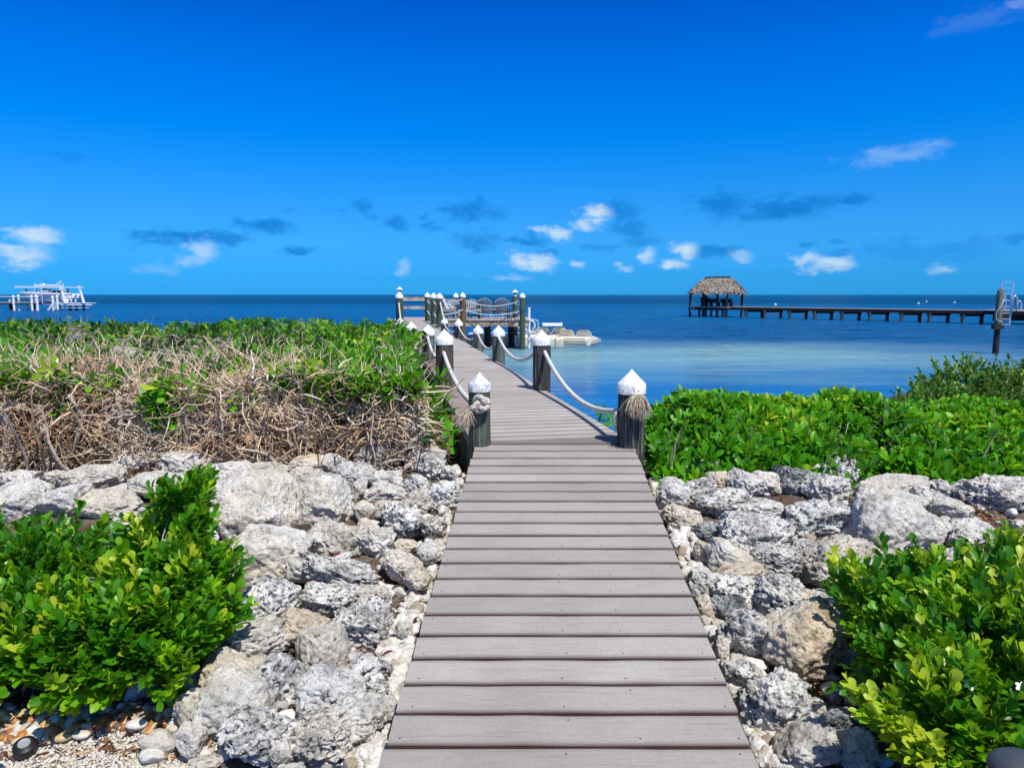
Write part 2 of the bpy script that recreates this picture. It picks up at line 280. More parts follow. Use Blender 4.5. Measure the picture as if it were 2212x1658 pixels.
# water
def water_mat():
    m, nt, b = new_mat('sea_water'); L = nt.links
    geo = nt.nodes.new('ShaderNodeNewGeometry'); sep = nt.nodes.new('ShaderNodeSeparateXYZ'); L.new(geo.outputs['Position'], sep.inputs[0])
    def mm(op, a, b_=None, c_=None, clamp=False):
        n = nnode(nt, 'ShaderNodeMath', operation=op); n.use_clamp = clamp
        for i, v in enumerate((a, b_, c_)):
            if v is None: continue
            if isinstance(v, (int, float)): n.inputs[i].default_value = v
            else: L.new(v, n.inputs[i])
        return n.outputs[0]
    # seabed: pale sand bar parallel to the shore, seagrass beyond
    mp = nt.nodes.new('ShaderNodeMapping'); mp.inputs['Scale'].default_value = (.06, .16, 1); L.new(geo.outputs['Position'], mp.inputs[0])
    w = noise(nt, mp.outputs[0], 1.0, 5, .6, .4)
    mp2 = nt.nodes.new('ShaderNodeMapping'); mp2.inputs['Scale'].default_value = (.35, 1.3, 1); L.new(geo.outputs['Position'], mp2.inputs[0]); w2 = noise(nt, mp2.outputs[0], 1.0, 6, .65, .6)
    y = mm('ADD', sep.outputs[1], mm('ADD', mm('MULTIPLY', mm('SUBTRACT', w, .5), 14), mm('MULTIPLY', mm('SUBTRACT', w2, .5), 3)))
    bar_in = mm('MULTIPLY', mm('SUBTRACT', y, 16.5), 1/7.0, clamp=True); bar_out = mm('MULTIPLY', mm('SUBTRACT', 34.0, y), 1/7.0, clamp=True)
    bar = mm('MULTIPLY', bar_in, bar_out)
    xr = mm('MULTIPLY', mm('ADD', sep.outputs[0], 6.0), .16, clamp=True); xr2 = mm('MULTIPLY', mm('SUBTRACT', 25.0, mm('ADD', sep.outputs[0], mm('MULTIPLY', w, 6))), .09, clamp=True)
    bar = mm('MULTIPLY', mm('MULTIPLY', bar, xr), xr2); bar = mm('MULTIPLY', bar, mm('ADD', .62, mm('MULTIPLY', w2, .7)), clamp=True)
    far = nnode(nt, 'ShaderNodeMapRange', interpolation_type='SMOOTHSTEP'); L.new(sep.outputs[1], far.inputs[0]); far.inputs[1].default_value = 60; far.inputs[2].default_value = 260
    mid = nnode(nt, 'ShaderNodeMapRange', interpolation_type='SMOOTHSTEP'); L.new(y, mid.inputs[0]); mid.inputs[1].default_value = 26; mid.inputs[2].default_value = 60
    c = mix(nt, mid.outputs[0], WC['near'], WC['mid']); c = mix(nt, far.outputs[0], c, WC['far']); c = mix(nt, bar, c, WC['bar'])
    # seagrass band near the horizon
    sb = mm('MULTIPLY', mm('SUBTRACT', 1, mm('ABSOLUTE', mm('MULTIPLY', mm('SUBTRACT', sep.outputs[1], mm('ADD', 180, mm('MULTIPLY', w, 60))), 1/60.0)), clamp=True), .35)
    c = mix(nt, sb, c, WC['grass'])
    pm = nnode(nt, 'ShaderNodeMapRange', interpolation_type='SMOOTHSTEP'); L.new(w2, pm.inputs[0]); pm.inputs[1].default_value = .5; pm.inputs[2].default_value = .62
    pb = mm('MULTIPLY', mm('MULTIPLY', mm('SUBTRACT', sep.outputs[1], 29.0), .15, clamp=True), mm('MULTIPLY', mm('SUBTRACT', 95.0, sep.outputs[1]), .03, clamp=True))
    c = mix(nt, mm('MULTIPLY', mm('MULTIPLY', pm.outputs[0], pb), .75), c, (.0005, .03, .12))
    L.new(c, b.inputs['Base Color']); b.inputs['IOR'].default_value = 1.33; b.inputs['Roughness'].default_value = .12; b.inputs['Specular IOR Level'].default_value = WC['spec']
    # ripples: long-crested near the shore, chop further out
    v1 = nt.nodes.new('ShaderNodeMapping'); v1.inputs['Scale'].default_value = (.9, 2.6, 1); v1.inputs['Rotation'].default_value = (0, 0, R(7)); L.new(geo.outputs['Position'], v1.inputs[0]); h1 = noise(nt, v1.outputs[0], 1.1, 6, .6, .4)
    v2 = nt.nodes.new('ShaderNodeMapping'); v2.inputs['Scale'].default_value = (.22, .5, 1); v2.inputs['Rotation'].default_value = (0, 0, R(-5)); L.new(geo.outputs['Position'], v2.inputs[0]); h2 = noise(nt, v2.outputs[0], 1.0, 5, .65, .6)
    calm = nnode(nt, 'ShaderNodeMapRange', interpolation_type='SMOOTHSTEP'); L.new(y, calm.inputs[0]); calm.inputs[1].default_value = 14; calm.inputs[2].default_value = 34; calm.inputs[3].default_value = .035; calm.inputs[4].default_value = 1
    h = mm('MULTIPLY', mm('ADD', mm('MULTIPLY', h1, 1.0), mm('MULTIPLY', h2, 2.2)), calm.outputs[0])
    nrm = bump(nt, b, h, WC['bump'], 1)
    df = nt.nodes.new('ShaderNodeBsdfDiffuse'); L.new(c, df.inputs[0]); L.new(nrm, df.inputs['Normal'])
    gl = nt.nodes.new('ShaderNodeBsdfGlossy'); gl.inputs['Roughness'].default_value = .1; L.new(nrm, gl.inputs['Normal']); gl.inputs[0].default_value = (1, 1, 1, 1)
    fr = nt.nodes.new('ShaderNodeFresnel'); fr.inputs[0].default_value = 1.33; L.new(nrm, fr.inputs['Normal'])
    # wave faces tilt towards the viewer further out, so less sky is mirrored there
    dist = nnode(nt, 'ShaderNodeMapRange', interpolation_type='SMOOTHSTEP'); L.new(y, dist.inputs[0]); dist.inputs[1].default_value = 12; dist.inputs[2].default_value = 45; dist.inputs[3].default_value = WC['r0']; dist.inputs[4].default_value = WC['r1']
    # wind streaks and ripple contrast, painted as noise in how much sky is mirrored
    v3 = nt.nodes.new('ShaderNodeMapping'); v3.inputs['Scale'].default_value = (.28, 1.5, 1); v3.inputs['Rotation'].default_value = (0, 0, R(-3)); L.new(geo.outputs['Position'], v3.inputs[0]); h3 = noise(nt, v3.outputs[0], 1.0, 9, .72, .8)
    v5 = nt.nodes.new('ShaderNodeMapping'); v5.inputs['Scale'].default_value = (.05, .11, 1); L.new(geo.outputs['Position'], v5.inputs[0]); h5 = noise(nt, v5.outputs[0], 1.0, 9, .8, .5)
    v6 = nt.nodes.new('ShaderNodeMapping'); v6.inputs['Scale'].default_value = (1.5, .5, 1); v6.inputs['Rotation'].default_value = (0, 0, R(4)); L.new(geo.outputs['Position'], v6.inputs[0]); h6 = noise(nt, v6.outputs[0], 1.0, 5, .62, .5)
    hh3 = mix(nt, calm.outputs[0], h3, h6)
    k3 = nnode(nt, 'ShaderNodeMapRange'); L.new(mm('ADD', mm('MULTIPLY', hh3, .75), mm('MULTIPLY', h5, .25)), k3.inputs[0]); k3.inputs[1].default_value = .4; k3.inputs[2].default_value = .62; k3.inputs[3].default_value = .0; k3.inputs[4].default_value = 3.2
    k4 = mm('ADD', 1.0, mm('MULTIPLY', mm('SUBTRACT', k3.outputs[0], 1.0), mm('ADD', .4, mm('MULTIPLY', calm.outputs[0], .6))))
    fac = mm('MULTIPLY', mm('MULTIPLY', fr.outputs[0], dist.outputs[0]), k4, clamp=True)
    ms = nt.nodes.new('ShaderNodeMixShader'); L.new(fac, ms.inputs[0]); L.new(df.outputs[0], ms.inputs[1]); L.new(gl.outputs[0], ms.inputs[2]); L.new(ms.outputs[0], nt.nodes['Material Output'].inputs[0]); nt.nodes.remove(b); return m
WC = dict(near=(.01, .12, .32), mid=(.002, .12, .34), far=(.0005, .06, .16), bar=(.19, .37, .42), grass=(.0002, .006, .05), spec=.5, bump=.45, r0=.7, r1=.42)
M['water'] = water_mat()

# ---------------------------------------------------------------- mesh helpers
def off(o):
    v = Vector((0, 0, 0))
    while o is not None: v += o.location; o = o.parent
    return v
def link_mesh(name, V, faces, mat, parent=None, smooth=False, tint=None, world=True, loc=None):
    me = bpy.data.meshes.new(name); V = np.asarray(V, float)
    o = bpy.data.objects.new(name, me); COL.objects.link(o)
    if parent is not None:
        o.parent = parent
        if world: V = V-np.array(off(parent))
    elif loc is not None:
        o.location = loc; V = V-np.array(loc)
    if isinstance(faces, np.ndarray):
        nf, k = faces.shape; me.vertices.add(len(V)); me.vertices.foreach_set('co', V.astype(np.float32).ravel())
        me.loops.add(nf*k); me.loops.foreach_set('vertex_index', faces.astype(np.int32).ravel())
        me.polygons.add(nf); me.polygons.foreach_set('loop_start', np.arange(0, nf*k, k, dtype=np.int32))
        me.update(calc_edges=True)
    else:
        me.from_pydata([tuple(p) for p in V], [], faces); me.update()
    me.validate()
    if smooth: me.polygons.foreach_set('use_smooth', np.ones(len(me.polygons), bool))
    if tint is not None and len(tint) == len(me.vertices):
        a = me.attributes.new('tint', 'FLOAT', 'POINT'); a.data.foreach_set('value', np.asarray(tint, np.float32))
    me.materials.append(M[mat] if isinstance(mat, str) else mat)
    return o
def tag(o, label=None, cat=None, group=None, kind=None):
    if label: o['label'] = label
    if cat: o['category'] = cat
    if group: o['group'] = group
    if kind: o['kind'] = kind
    return o
def thing(name, label, cat, loc=(0, 0, 0), group=None, rotz=0):
    o = bpy.data.objects.new(name, None); COL.objects.link(o); o.location = loc; o.rotation_euler = (0, 0, rotz); o.empty_display_size = .1
    return tag(o, label, cat, group)
class MB:
    def __init__(s): s.v = []; s.f = []; s.t = []
    def add(s, V, Fs, t=.5):
        n = len(s.v); s.v += [tuple(p) for p in V]; s.f += [tuple(i+n for i in f) for f in Fs]; s.t += [t]*len(V); return s
    def box(s, c, size, rz=0, rx=0, ry=0, t=.5, ch=0):
        hx, hy, hz = (k/2 for k in size)
        if ch:
            prof = [(-hy, -hz), (hy, -hz), (hy, hz-ch), (hy-ch, hz), (-hy+ch, hz), (-hy, hz-ch)]
            V = [(-hx, a, b_) for a, b_ in prof]+[(hx, a, b_) for a, b_ in prof]
            Fs = [tuple(reversed(range(6)))[::1], tuple(range(6, 12))]+[(i, (i+1) % 6, (i+1) % 6+6, i+6) for i in range(6)]
        else:
            V = [(x, y, z) for x in (-hx, hx) for y in (-hy, hy) for z in (-hz, hz)]
            Fs = [(0, 1, 3, 2), (4, 6, 7, 5), (0, 4, 5, 1), (2, 3, 7, 6), (0, 2, 6, 4), (1, 5, 7, 3)]
        m_ = Matrix.Translation(c) @ Matrix.Rotation(rz, 4, 'Z') @ Matrix.Rotation(ry, 4, 'Y') @ Matrix.Rotation(rx, 4, 'X')
        return s.add([m_ @ Vector(p) for p in V], Fs, t)
    def beam(s, a, b_, w, h, t=.5):       # a straight bar of rectangular section between two points
        a = Vector(a); b_ = Vector(b_); d = b_-a; L_ = d.length; q = d.to_track_quat('X', 'Z').to_matrix().to_4x4()
        m_ = Matrix.Translation((a+b_)/2) @ q
        V = [m_ @ Vector((x*L_/2, y*w/2, z*h/2)) for x in (-1, 1) for y in (-1, 1) for z in (-1, 1)]
        return s.add(V, [(0, 1, 3, 2), (4, 6, 7, 5), (0, 4, 5, 1), (2, 3, 7, 6), (0, 2, 6, 4), (1, 5, 7, 3)], t)
    def tube(s, pts, r, n=8, t=.5, cap=True, lobes=0, twist=0):
        pts = [Vector(p) for p in pts]; N_ = len(pts); rs = r if isinstance(r, (list, tuple)) else [r]*N_
        up = Vector((0, 0, 1)); V = []; Fs = []; d0 = (pts[1]-pts[0]).normalized(); u = d0.orthogonal().normalized() if abs(d0.dot(up)) > .95 else d0.cross(up).normalized()
        acc = 0
        for i, p in enumerate(pts):
            d = (pts[min(i+1, N_-1)]-pts[max(i-1, 0)]).normalized(); u = (u-d*u.dot(d)).normalized(); w = d.cross(u)
            if i: acc += (pts[i]-pts[i-1]).length
            for k in range(n):
                a = 2*math.pi*k/n; rr = rs[i]
                if lobes: rr *= 1+.34*(abs(math.cos(lobes/2*(a+twist*acc)))-.6)
                V.append(p+(u*math.cos(a)+w*math.sin(a))*rr)
        for i in range(N_-1):
            for k in range(n): Fs.append((i*n+k, i*n+(k+1) % n, (i+1)*n+(k+1) % n, (i+1)*n+k))
        if cap: Fs.append(tuple(range(n))[::-1]); Fs.append(tuple((N_-1)*n+k for k in range(n)))
        return s.add(V, Fs, t)
    def lathe(s, prof, c=(0, 0, 0), n=24, t=.5, jit=None):
        c = Vector(c); V = []; Fs = []; m_ = len(prof)
        for i, (r, z) in enumerate(prof):
            for k in range(n):
                a = 2*math.pi*k/n; rr = r*(jit(a, z) if jit else 1)
                V.append(c+Vector((rr*math.cos(a), rr*math.sin(a), z)))
        for i in range(m_-1):
            for k in range(n): Fs.append((i*n+k, i*n+(k+1) % n, (i+1)*n+(k+1) % n, (i+1)*n+k))
        Fs.append(tuple(range(n))[::-1]); Fs.append(tuple((m_-1)*n+k for k in range(n)))
        return s.add(V, Fs, t)
    def build(s, name, mat, parent=None, smooth=False, world=True, loc=None):
        return link_mesh(name, s.v, s.f, mat, parent, smooth, s.t, world, loc)
def copy_tree(o, parent=None):
    c = o.copy(); COL.objects.link(c)
    if parent is not None: c.parent = parent
    for ch in list(o.children): copy_tree(ch, c)
    return c
def smooth_angle(o, deg=40):
    me = o.data; me.polygons.foreach_set('use_smooth', np.ones(len(me.polygons), bool))
    try: me.set_sharp_from_angle(angle=R(deg))
    except Exception: pass

# many small copies of one base mesh baked into one mesh
def frames(d, up):
    d = d/np.linalg.norm(d, axis=1, keepdims=True); s_ = np.cross(d, up); ln = np.linalg.norm(s_, axis=1, keepdims=True)
    s_ = np.where(ln < 1e-4, np.array([[1., 0, 0]]), s_/np.maximum(ln, 1e-6)); n = np.cross(s_, d); return np.stack([s_, d, n], axis=2)
def bake(base, faces, P, Rm, S, tint):
    K = len(P); nb = len(base); B = base[None, :, :]*S[:, None, :]
    V = np.einsum('kij,kbj->kbi', Rm, B)+P[:, None, :]
    Fa = (faces[None]+(np.arange(K)*nb)[:, None, None]).reshape(-1, faces.shape[1])
    return V.reshape(-1, 3), Fa, np.repeat(tint, nb)
def leaf_base(rows, curl=.25, fold=.25, tip=None):
    V = []
    for t, w in rows:
        z = -curl*t*t
        V += [(-w/2, t, z+fold*w/2), (0, t, z), (w/2, t, z+fold*w/2)]
    Fs = []
    for i in range(len(rows)-1):
        a = i*3; Fs += [(a, a+1, a+4, a+3), (a+1, a+2, a+5, a+4)]
    return np.array(V), np.array(Fs)
OBOV = leaf_base([(0, .05), (.2, .16), (.45, .36), (.7, .52), (.88, .46), (1, .12)], .28, .35)
BROAD = leaf_base([(0, .06), (.25, .34), (.5, .56), (.75, .56), (.92, .36), (1, .08)], .22, .3)
LANCE = leaf_base([(0, .05), (.3, .3), (.6, .34), (1, .03)], .2, .35)
def rand_dirs(n, up=.0):
    d = rng.normal(size=(n, 3)); d[:, 2] += up; return d/np.linalg.norm(d, axis=1, keepdims=True)
def leaves(name, base, P, D, size, tint, mat, parent=None, wj=.2, upj=.5, **kw):
    n = len(P); up = rng.normal(size=(n, 3))*upj; up[:, 2] += 1
    Rm = frames(D, up); S = np.ones((n, 3))*size[:, None]*(1+rng.uniform(-wj, wj, (n, 3)))
    V, Fa, T = bake(base[0], base[1], P, Rm, S, np.clip(tint, 0, 1)); return link_mesh(name, V, Fa, mat, parent, True, T, **kw)
def sprays(P, D, L, nleaf, lsize, base_t, spread=1.0, start=.3):
    """leaves set alternately along short shoots; returns leaf positions, directions, sizes, tints"""
    K = len(P); t = np.linspace(start, 1, nleaf)
    ang = rng.uniform(0, 6.28, K)[:, None]+np.arange(nleaf)[None]*2.4
    Fm = frames(D, rng.normal(size=(K, 3)))
    pos = P[:, None, :]+D[:, None, :]*(L[:, None]*t[None])[:, :, None]
    sp = spread*(1.15-.75*t)[None]*(1+rng.uniform(-.3, .3, (K, nleaf)))
    rad = Fm[:, None, :, 0]*np.cos(ang)[:, :, None]+Fm[:, None, :, 2]*np.sin(ang)[:, :, None]
    dr = D[:, None, :]+rad*sp[:, :, None]; dr[:, :, 2] += .15; dr /= np.linalg.norm(dr, axis=2, keepdims=True)
    sz = lsize*(1+rng.uniform(-.28, .22, (K, nleaf))); ti = base_t[:, None]+rng.normal(0, .09, (K, nleaf))+(t[None]-.6)*.22
    return pos.reshape(-1, 3), dr.reshape(-1, 3), sz.ravel(), ti.ravel()
def twigs(P, D, L, rad, tint, seg=5, n=4, bend=.35, droop=0):
    """tapered crooked sticks, vectorised"""
    K = len(P); pts = np.zeros((K, seg+1, 3)); pts[:, 0] = P; d = D.copy()
    for i in range(seg):
        d = d+rng.normal(0, bend, (K, 3)); d[:, 2] -= droop; d /= np.linalg.norm(d, axis=1, keepdims=True)
        pts[:, i+1] = pts[:, i]+d*(L/seg)[:, None]
    V = []
    for i in range(seg+1):
        dd = pts[:, min(i+1, seg)]-pts[:, max(i-1, 0)]; Fm = frames(dd, np.tile([.13, .31, .94], (K, 1))); r = rad*(1-.6*i/seg)
        for k in range(n):
            a = 2*math.pi*k/n; V.append(pts[:, i]+(Fm[:, :, 0]*math.cos(a)+Fm[:, :, 2]*math.sin(a))*r[:, None])
    V = np.stack(V, 1); Fb = []
    for i in range(seg):
        for k in range(n): Fb.append((i*n+k, i*n+(k+1) % n, (i+1)*n+(k+1) % n, (i+1)*n+k))
    Fb = np.array(Fb); nb = (seg+1)*n
    Fa = (Fb[None]+(np.arange(K)*nb)[:, None, None]).reshape(-1, 4)
    return V.reshape(-1, 3), Fa, np.repeat(tint, nb)
def ico(sub):
    bm = bmesh.new(); bmesh.ops.create_icosphere(bm, subdivisions=sub, radius=1); V = np.array([v.co[:] for v in bm.verts]); Fa = np.array([[v.index for v in f.verts] for f in bm.faces]); bm.free(); return V, Fa
ICO = {k: ico(k) for k in (2, 3, 5, 6)}

# ================================================================ THE SETTING
DK = 1.14                                             # height of the level deck above the water
def ramp_z(y): return .629+(y-.164)*.1081
RAMP_TOP = 4.88
def deckL(y): return -.31-.178*(y-4.9)                # left and right edge of the long deck
def ledge_w(y): return min(.165+.042*(y-4.9), .262)
def deckR(y): return .764-.1765*(y-5.1)
def ground_z(x, y):
    x = np.asarray(x, float); y = np.asarray(y, float)
    land = .66+.24*ss(1.8, 4.6, y)
    sh = np.where(x < deckL(y)-.2, 13.2+.5*np.sin(x*.9), 6.0+3*ss(4.2, 5.0, x))
    z = land-(land+1.3)*ss(0, 2.2, y-sh)
    under = ((x > deckL(y)-.25) & (x < deckR(y)+.2) & (y > 4.8))
    z = np.where(under, np.minimum(z, .62-(.62+1.3)*ss(6.4, 8.4, y)), z)
    return z
def ground_zn(x, y):
    p = np.stack([np.asarray(x, float)*1.0, np.asarray(y, float)*1.0, np.zeros_like(np.asarray(x, float))], -1).reshape(-1, 3)
    return ground_z(x, y)+((fbm(p*2.2, 3, 5)-.5)*.10+(fbm(p*9, 2, 8)-.5)*.03).reshape(np.shape(x))
def grid(xs, ys, zf):
    X, Y = np.meshgrid(xs, ys); Z = zf(X, Y); V = np.stack([X, Y, Z], -1).reshape(-1, 3); nx, ny = len(xs), len(ys)
    i = (np.arange(ny-1)[:, None]*nx+np.arange(nx-1)[None]).ravel(); return V, np.stack([i, i+1, i+nx+1, i+nx], 1)
xs = np.concatenate([np.linspace(-400, -14, 30), np.linspace(-13.9, -3.1, 109), np.linspace(-3.06, 3.1, 155), np.linspace(3.2, 14, 109), np.linspace(14.2, 400, 30)])
ys = np.concatenate([np.linspace(-200, -2, 25), np.linspace(-1.9, 1.0, 20), np.linspace(1.04, 5.6, 115), np.linspace(5.7, 17, 100), np.linspace(17.5, 400, 25)])
V, Fa = grid(xs, ys, ground_zn)
tag(link_mesh('ground', V, Fa, 'ground', smooth=True), kind='structure')
S_ = 26000
V = [(-S_, -600, 0), (S_, -600, 0), (S_, S_, 0), (-S_, S_, 0)]
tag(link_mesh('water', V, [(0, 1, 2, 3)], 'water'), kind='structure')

def ray(u, v):
    d = Vector(((u-1106)/F, 1, (829-v)/F)); return (Matrix.Rotation(-PITCH, 3, 'X') @ d)
def hit(u, v, dz=0.0):
    """where the sight line through a photo pixel meets the ground raised by dz"""
    d = ray(u, v); lo = .5
    t = .5
    while t < 40:
        p = Vector((0, 0, CAMZ))+d*t
        if p.z < float(ground_z(p.x, p.y))+dz:
            a, b_ = t-.04, t
            for _ in range(12):
                m_ = (a+b_)/2; p = Vector((0, 0, CAMZ))+d*m_
                if p.z < float(ground_z(p.x, p.y))+dz: b_ = m_
                else: a = m_
            return p, m_
        t += .04
    return None, None

# ================================================================ BOARDWALK
walk = thing('boardwalk', 'long grey-mauve plank boardwalk rising from the rocks and running out over the water', 'boardwalk', (.3, 3.0, .7))
def wavy(n, amp=.0015): return [random.uniform(-amp, amp) for _ in range(n)]
def board(mb, p0, p1, wdir, w, th=.026, t=.5, ch=.005):
    """one plank from p0 to p1 (top centre line), width w along wdir"""
    p0 = Vector(p0); p1 = Vector(p1); wd = Vector(wdir).normalized(); ax = (p1-p0).normalized(); up = ax.cross(wd); 
    if up.z < 0: up = -up
    prof = [(-w/2, -th), (w/2, -th), (w/2, -ch), (w/2-ch, 0), (w/2-.02, 0), (-w/2+.02, 0), (-w/2+ch, 0), (-w/2, -ch)]
    N_ = 9; V = []; t = .42+.58*t; T_ = [0, 0, .0, .22, t, t, .22, .0]; n0 = len(mb.t); sag = [random.uniform(-.0024, .0024) for _ in range(N_)]
    for i in range(N_):
        c = p0.lerp(p1, i/(N_-1))
        for (a, b_) in prof: V.append(c+wd*(a*(1+sag[i]*4)+sag[i])+up*b_)
    Fs = [(7, 6, 5, 4, 3, 2, 1, 0), tuple((N_-1)*8+k for k in range(8))]
    for i in range(N_-1): Fs += [(i*8+k, i*8+(k+1) % 8, (i+1)*8+(k+1) % 8, (i+1)*8+k) for k in range(8)]
    mb.add(V, Fs, t); mb.t[n0:] = T_*N_
rampm = MB(); scr = []
rd = Vector((.0447, math.cos(math.atan(.1081)), math.sin(math.atan(.1081)))).normalized()  # ramp heads slightly right
s0 = Vector((.161, 1.87, ramp_z(1.87))); pitch_b = .1428
k = -8
while True:
    c = s0+rd*(k*pitch_b+.013); 
    if c.y > RAMP_TOP-.05: break
    e = random.uniform(-.003, .003); hw = .541+e
    cx = c.x; zl = random.uniform(-.0015, .0015)
    a = Vector((cx-hw, c.y, c.z+zl)); b_ = Vector((cx+hw, c.y, c.z+zl))
    board(rampm, a, b_, (0, rd.y, rd.z), .1295, t=random.uniform(0, 1))
    for sx in (-.505, 0, .21, .505):
        for sy in ((random.choice((-.04, .04)),) if k < 20 else ()):
            q = Vector((cx+sx+random.uniform(-.012, .012), c.y, c.z+zl))+Vector((0, rd.y, rd.z))*sy; scr.append(q)
    k += 1
last = c
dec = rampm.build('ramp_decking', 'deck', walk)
for q in scr[-98:]: MB().lathe([(.0028, 0), (.0028, .0009)], (q.x, q.y, q.z+.0002), 8).build('screw', 'screw', dec)
# the level deck heads ten degrees to the left
dn = Vector((-.175, 1, 0)).normalized(); dr_ = Vector((dn.y, -dn.x, 0))
long_ = MB(); start = Vector((.24, 4.905, DK)); n = 0
# tapered boards filling the bend
for j in range(2):
    y0 = 4.855+j*.0
p = 4.99; nb = 0
while p < 27.9:
    cy = p; li = deckL(cy)+ledge_w(cy); cxm = (li+.003+deckR(cy))/2
    wl = abs(deckR(cy)-(li+.003))/2/dr_.x*1.0
    if cy > 27.2: wl += .0
    c0 = Vector((cxm, cy, DK)); a = c0-dr_*wl; b_ = c0+dr_*wl
    board(long_, a, b_, dn, .128, t=random.uniform(0, 1)); p += pitch_b/dn.y if True else 0; nb += 1
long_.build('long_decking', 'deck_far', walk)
fill = MB()   # three wedge-cut planks at the bend, drawn as planks with slanting rear edges
def wedge(mb, pts, th=.026, t=.5):
    V = [Vector(q) for q in pts]+[Vector(q)-Vector((0, 0, th)) for q in pts]; n_ = len(pts)
    mb.add(V, [tuple(range(n_)), tuple(range(2*n_-1, n_-1, -1))]+[(i, i+n_, (i+1) % n_+n_, (i+1) % n_) for i in range(n_)], t)
xl, xr = -.255, .845
y_l0 = 4.868; a_end = lambda x: 4.92+(x-.25)*.175-.01
ytop = float(ramp_z(4.86))
for j in range(2):
    ya0 = 4.80+j*0
wedge(fill, [(xl, 4.80, DK-.004), (xr, 4.80, DK-.004), (xr, 4.905+(xr-.25)*.175, DK-.004), (.10, 4.885, DK-.004), (xl, 4.815, DK-.004)], t=.2)
fill.build('bend_plank', 'deck', walk)
bord = MB()
yy = 4.86
while yy < 27.5:
    y2 = min(yy+(2.6 if yy < 5 else 3.6), 27.6); q2 = y2-.004
    wedge(bord, [(deckL(yy), yy, DK+.001), (deckL(yy)+ledge_w(yy)-.004, yy, DK+.001), (deckL(q2)+ledge_w(q2)-.004, q2, DK+.001), (deckL(q2), q2, DK+.001)], .03, random.uniform(0, 1)); yy = y2
bord.build('border_plank', 'deck_red', walk)
fas = MB()
fas.beam((deckL(4.8)+.02, 4.8, DK-.16), (deckL(27.6)+.02, 27.6, DK-.16), .04, .26)
fas.beam((deckR(4.95)-.02, 4.95, DK-.14), (deckR(28)-.02, 28, DK-.14), .04, .22)
fas.beam((-.30-.0447*0+.0-.03, .8, ramp_z(.8)-.12), (-.225+.0, 4.78, ramp_z(4.78)-.12), .035, .17)
fas.beam((.66, .8, ramp_z(.8)-.12), (.815, 4.78, ramp_z(4.78)-.12), .035, .17)
fas.build('fascia', 'dark_beam', walk)
jo = MB()
for yj in np.arange(5.3, 27.8, 2.75): jo.box(((deckL(yj)+deckR(yj))/2, yj, DK-.22), (1.1, .08, .2), rz=-.175)
for q in (.1, .5, .9): jo.beam((deckL(5)*(1-q)+deckR(5)*q, 5, DK-.10), (deckL(27.6)*(1-q)+deckR(27.6)*q, 27.6, DK-.10), .05, .14)
jo.build('joists', 'dark_beam', walk)
ledger = MB(); ledger.box((deckL(6.0)-.01, 5.72, .72), (.09, .045, .9)); ledger.box((deckL(6.0)-.06, 5.55, .80), (.16, .08, .62))
ledger.build('side_post', 'orange_wood', walk)

# ---- posts
def pile_mesh(r, z0, z1, n=26, seed=0):
    K = 26; prof = [(r, z0+(z1-z0)*i/K) for i in range(K+1)]
    rr = random.Random(seed); ph = [rr.uniform(0, 6.28) for _ in range(6)]; cr = [(rr.uniform(0, 6.28), rr.uniform(.05, .12)) for _ in range(3)]
    def jit(a, z):
        s_ = 1+.025*math.sin(3*a+ph[0]+z*1.1)+.015*math.sin(7*a+ph[1]+z*2)+.012*math.sin(13*a+ph[2])+.012*math.sin(z*9+ph[3])
        for (ca, w) in cr:
            d = abs((a-ca-.05*math.sin(z*4)+math.pi) % (2*math.pi)-math.pi)
            if d < w: s_ -= .09*(1-d/w)
        return s_
    return MB().lathe(prof, (0, 0, 0), n*2, jit=jit)
def make_post(name, x, y, ztop, zbase, r, label, mat='pile', cap='cap', capr=None, capn=28, cat='post', group='white-capped rope posts along the boardwalk', caph=None, lean=(0, 0)):
    root = thing(name, label, cat, (x, y, zbase), group)
    capr = capr or r*1.09; ch = caph or capr*.98; sk = capr*.7
    o = pile_mesh(r, 0, ztop-zbase-ch-.004, seed=int(x*100+y*31)).build('pile', mat, root, world=False); smooth_angle(o, 50)
    zt = ztop-zbase; zb = zt-ch-sk
    prof = [(capr*.97, zb), (capr*1.0, zb+.002), (capr*.985, zb+sk*.96), (capr*.965, zb+sk)]
    for q in (.12, .4, .7, .9): prof.append((capr*.965*(1-q)+.0, zb+sk+ch*q*.99))
    prof += [(capr*.04, zt-.002), (.001, zt)]
    c = MB().lathe(prof, (0, 0, 0), capn).build('cap', cap, root, world=False); smooth_angle(c, 35)
    for a in ((-1.25, -2.35) if y < 18 else ()):
        MB().tube([(capr*.97*math.cos(a), capr*.97*math.sin(a), zb+sk*.42), (capr*1.02*math.cos(a), capr*1.02*math.sin(a), zb+sk*.42)], .0042, 7).build('screw', 'screw', c, world=False)
    root.rotation_euler = (lean[0], lean[1], 0)
    return root
G1 = 'white-capped rope posts along the boardwalk'
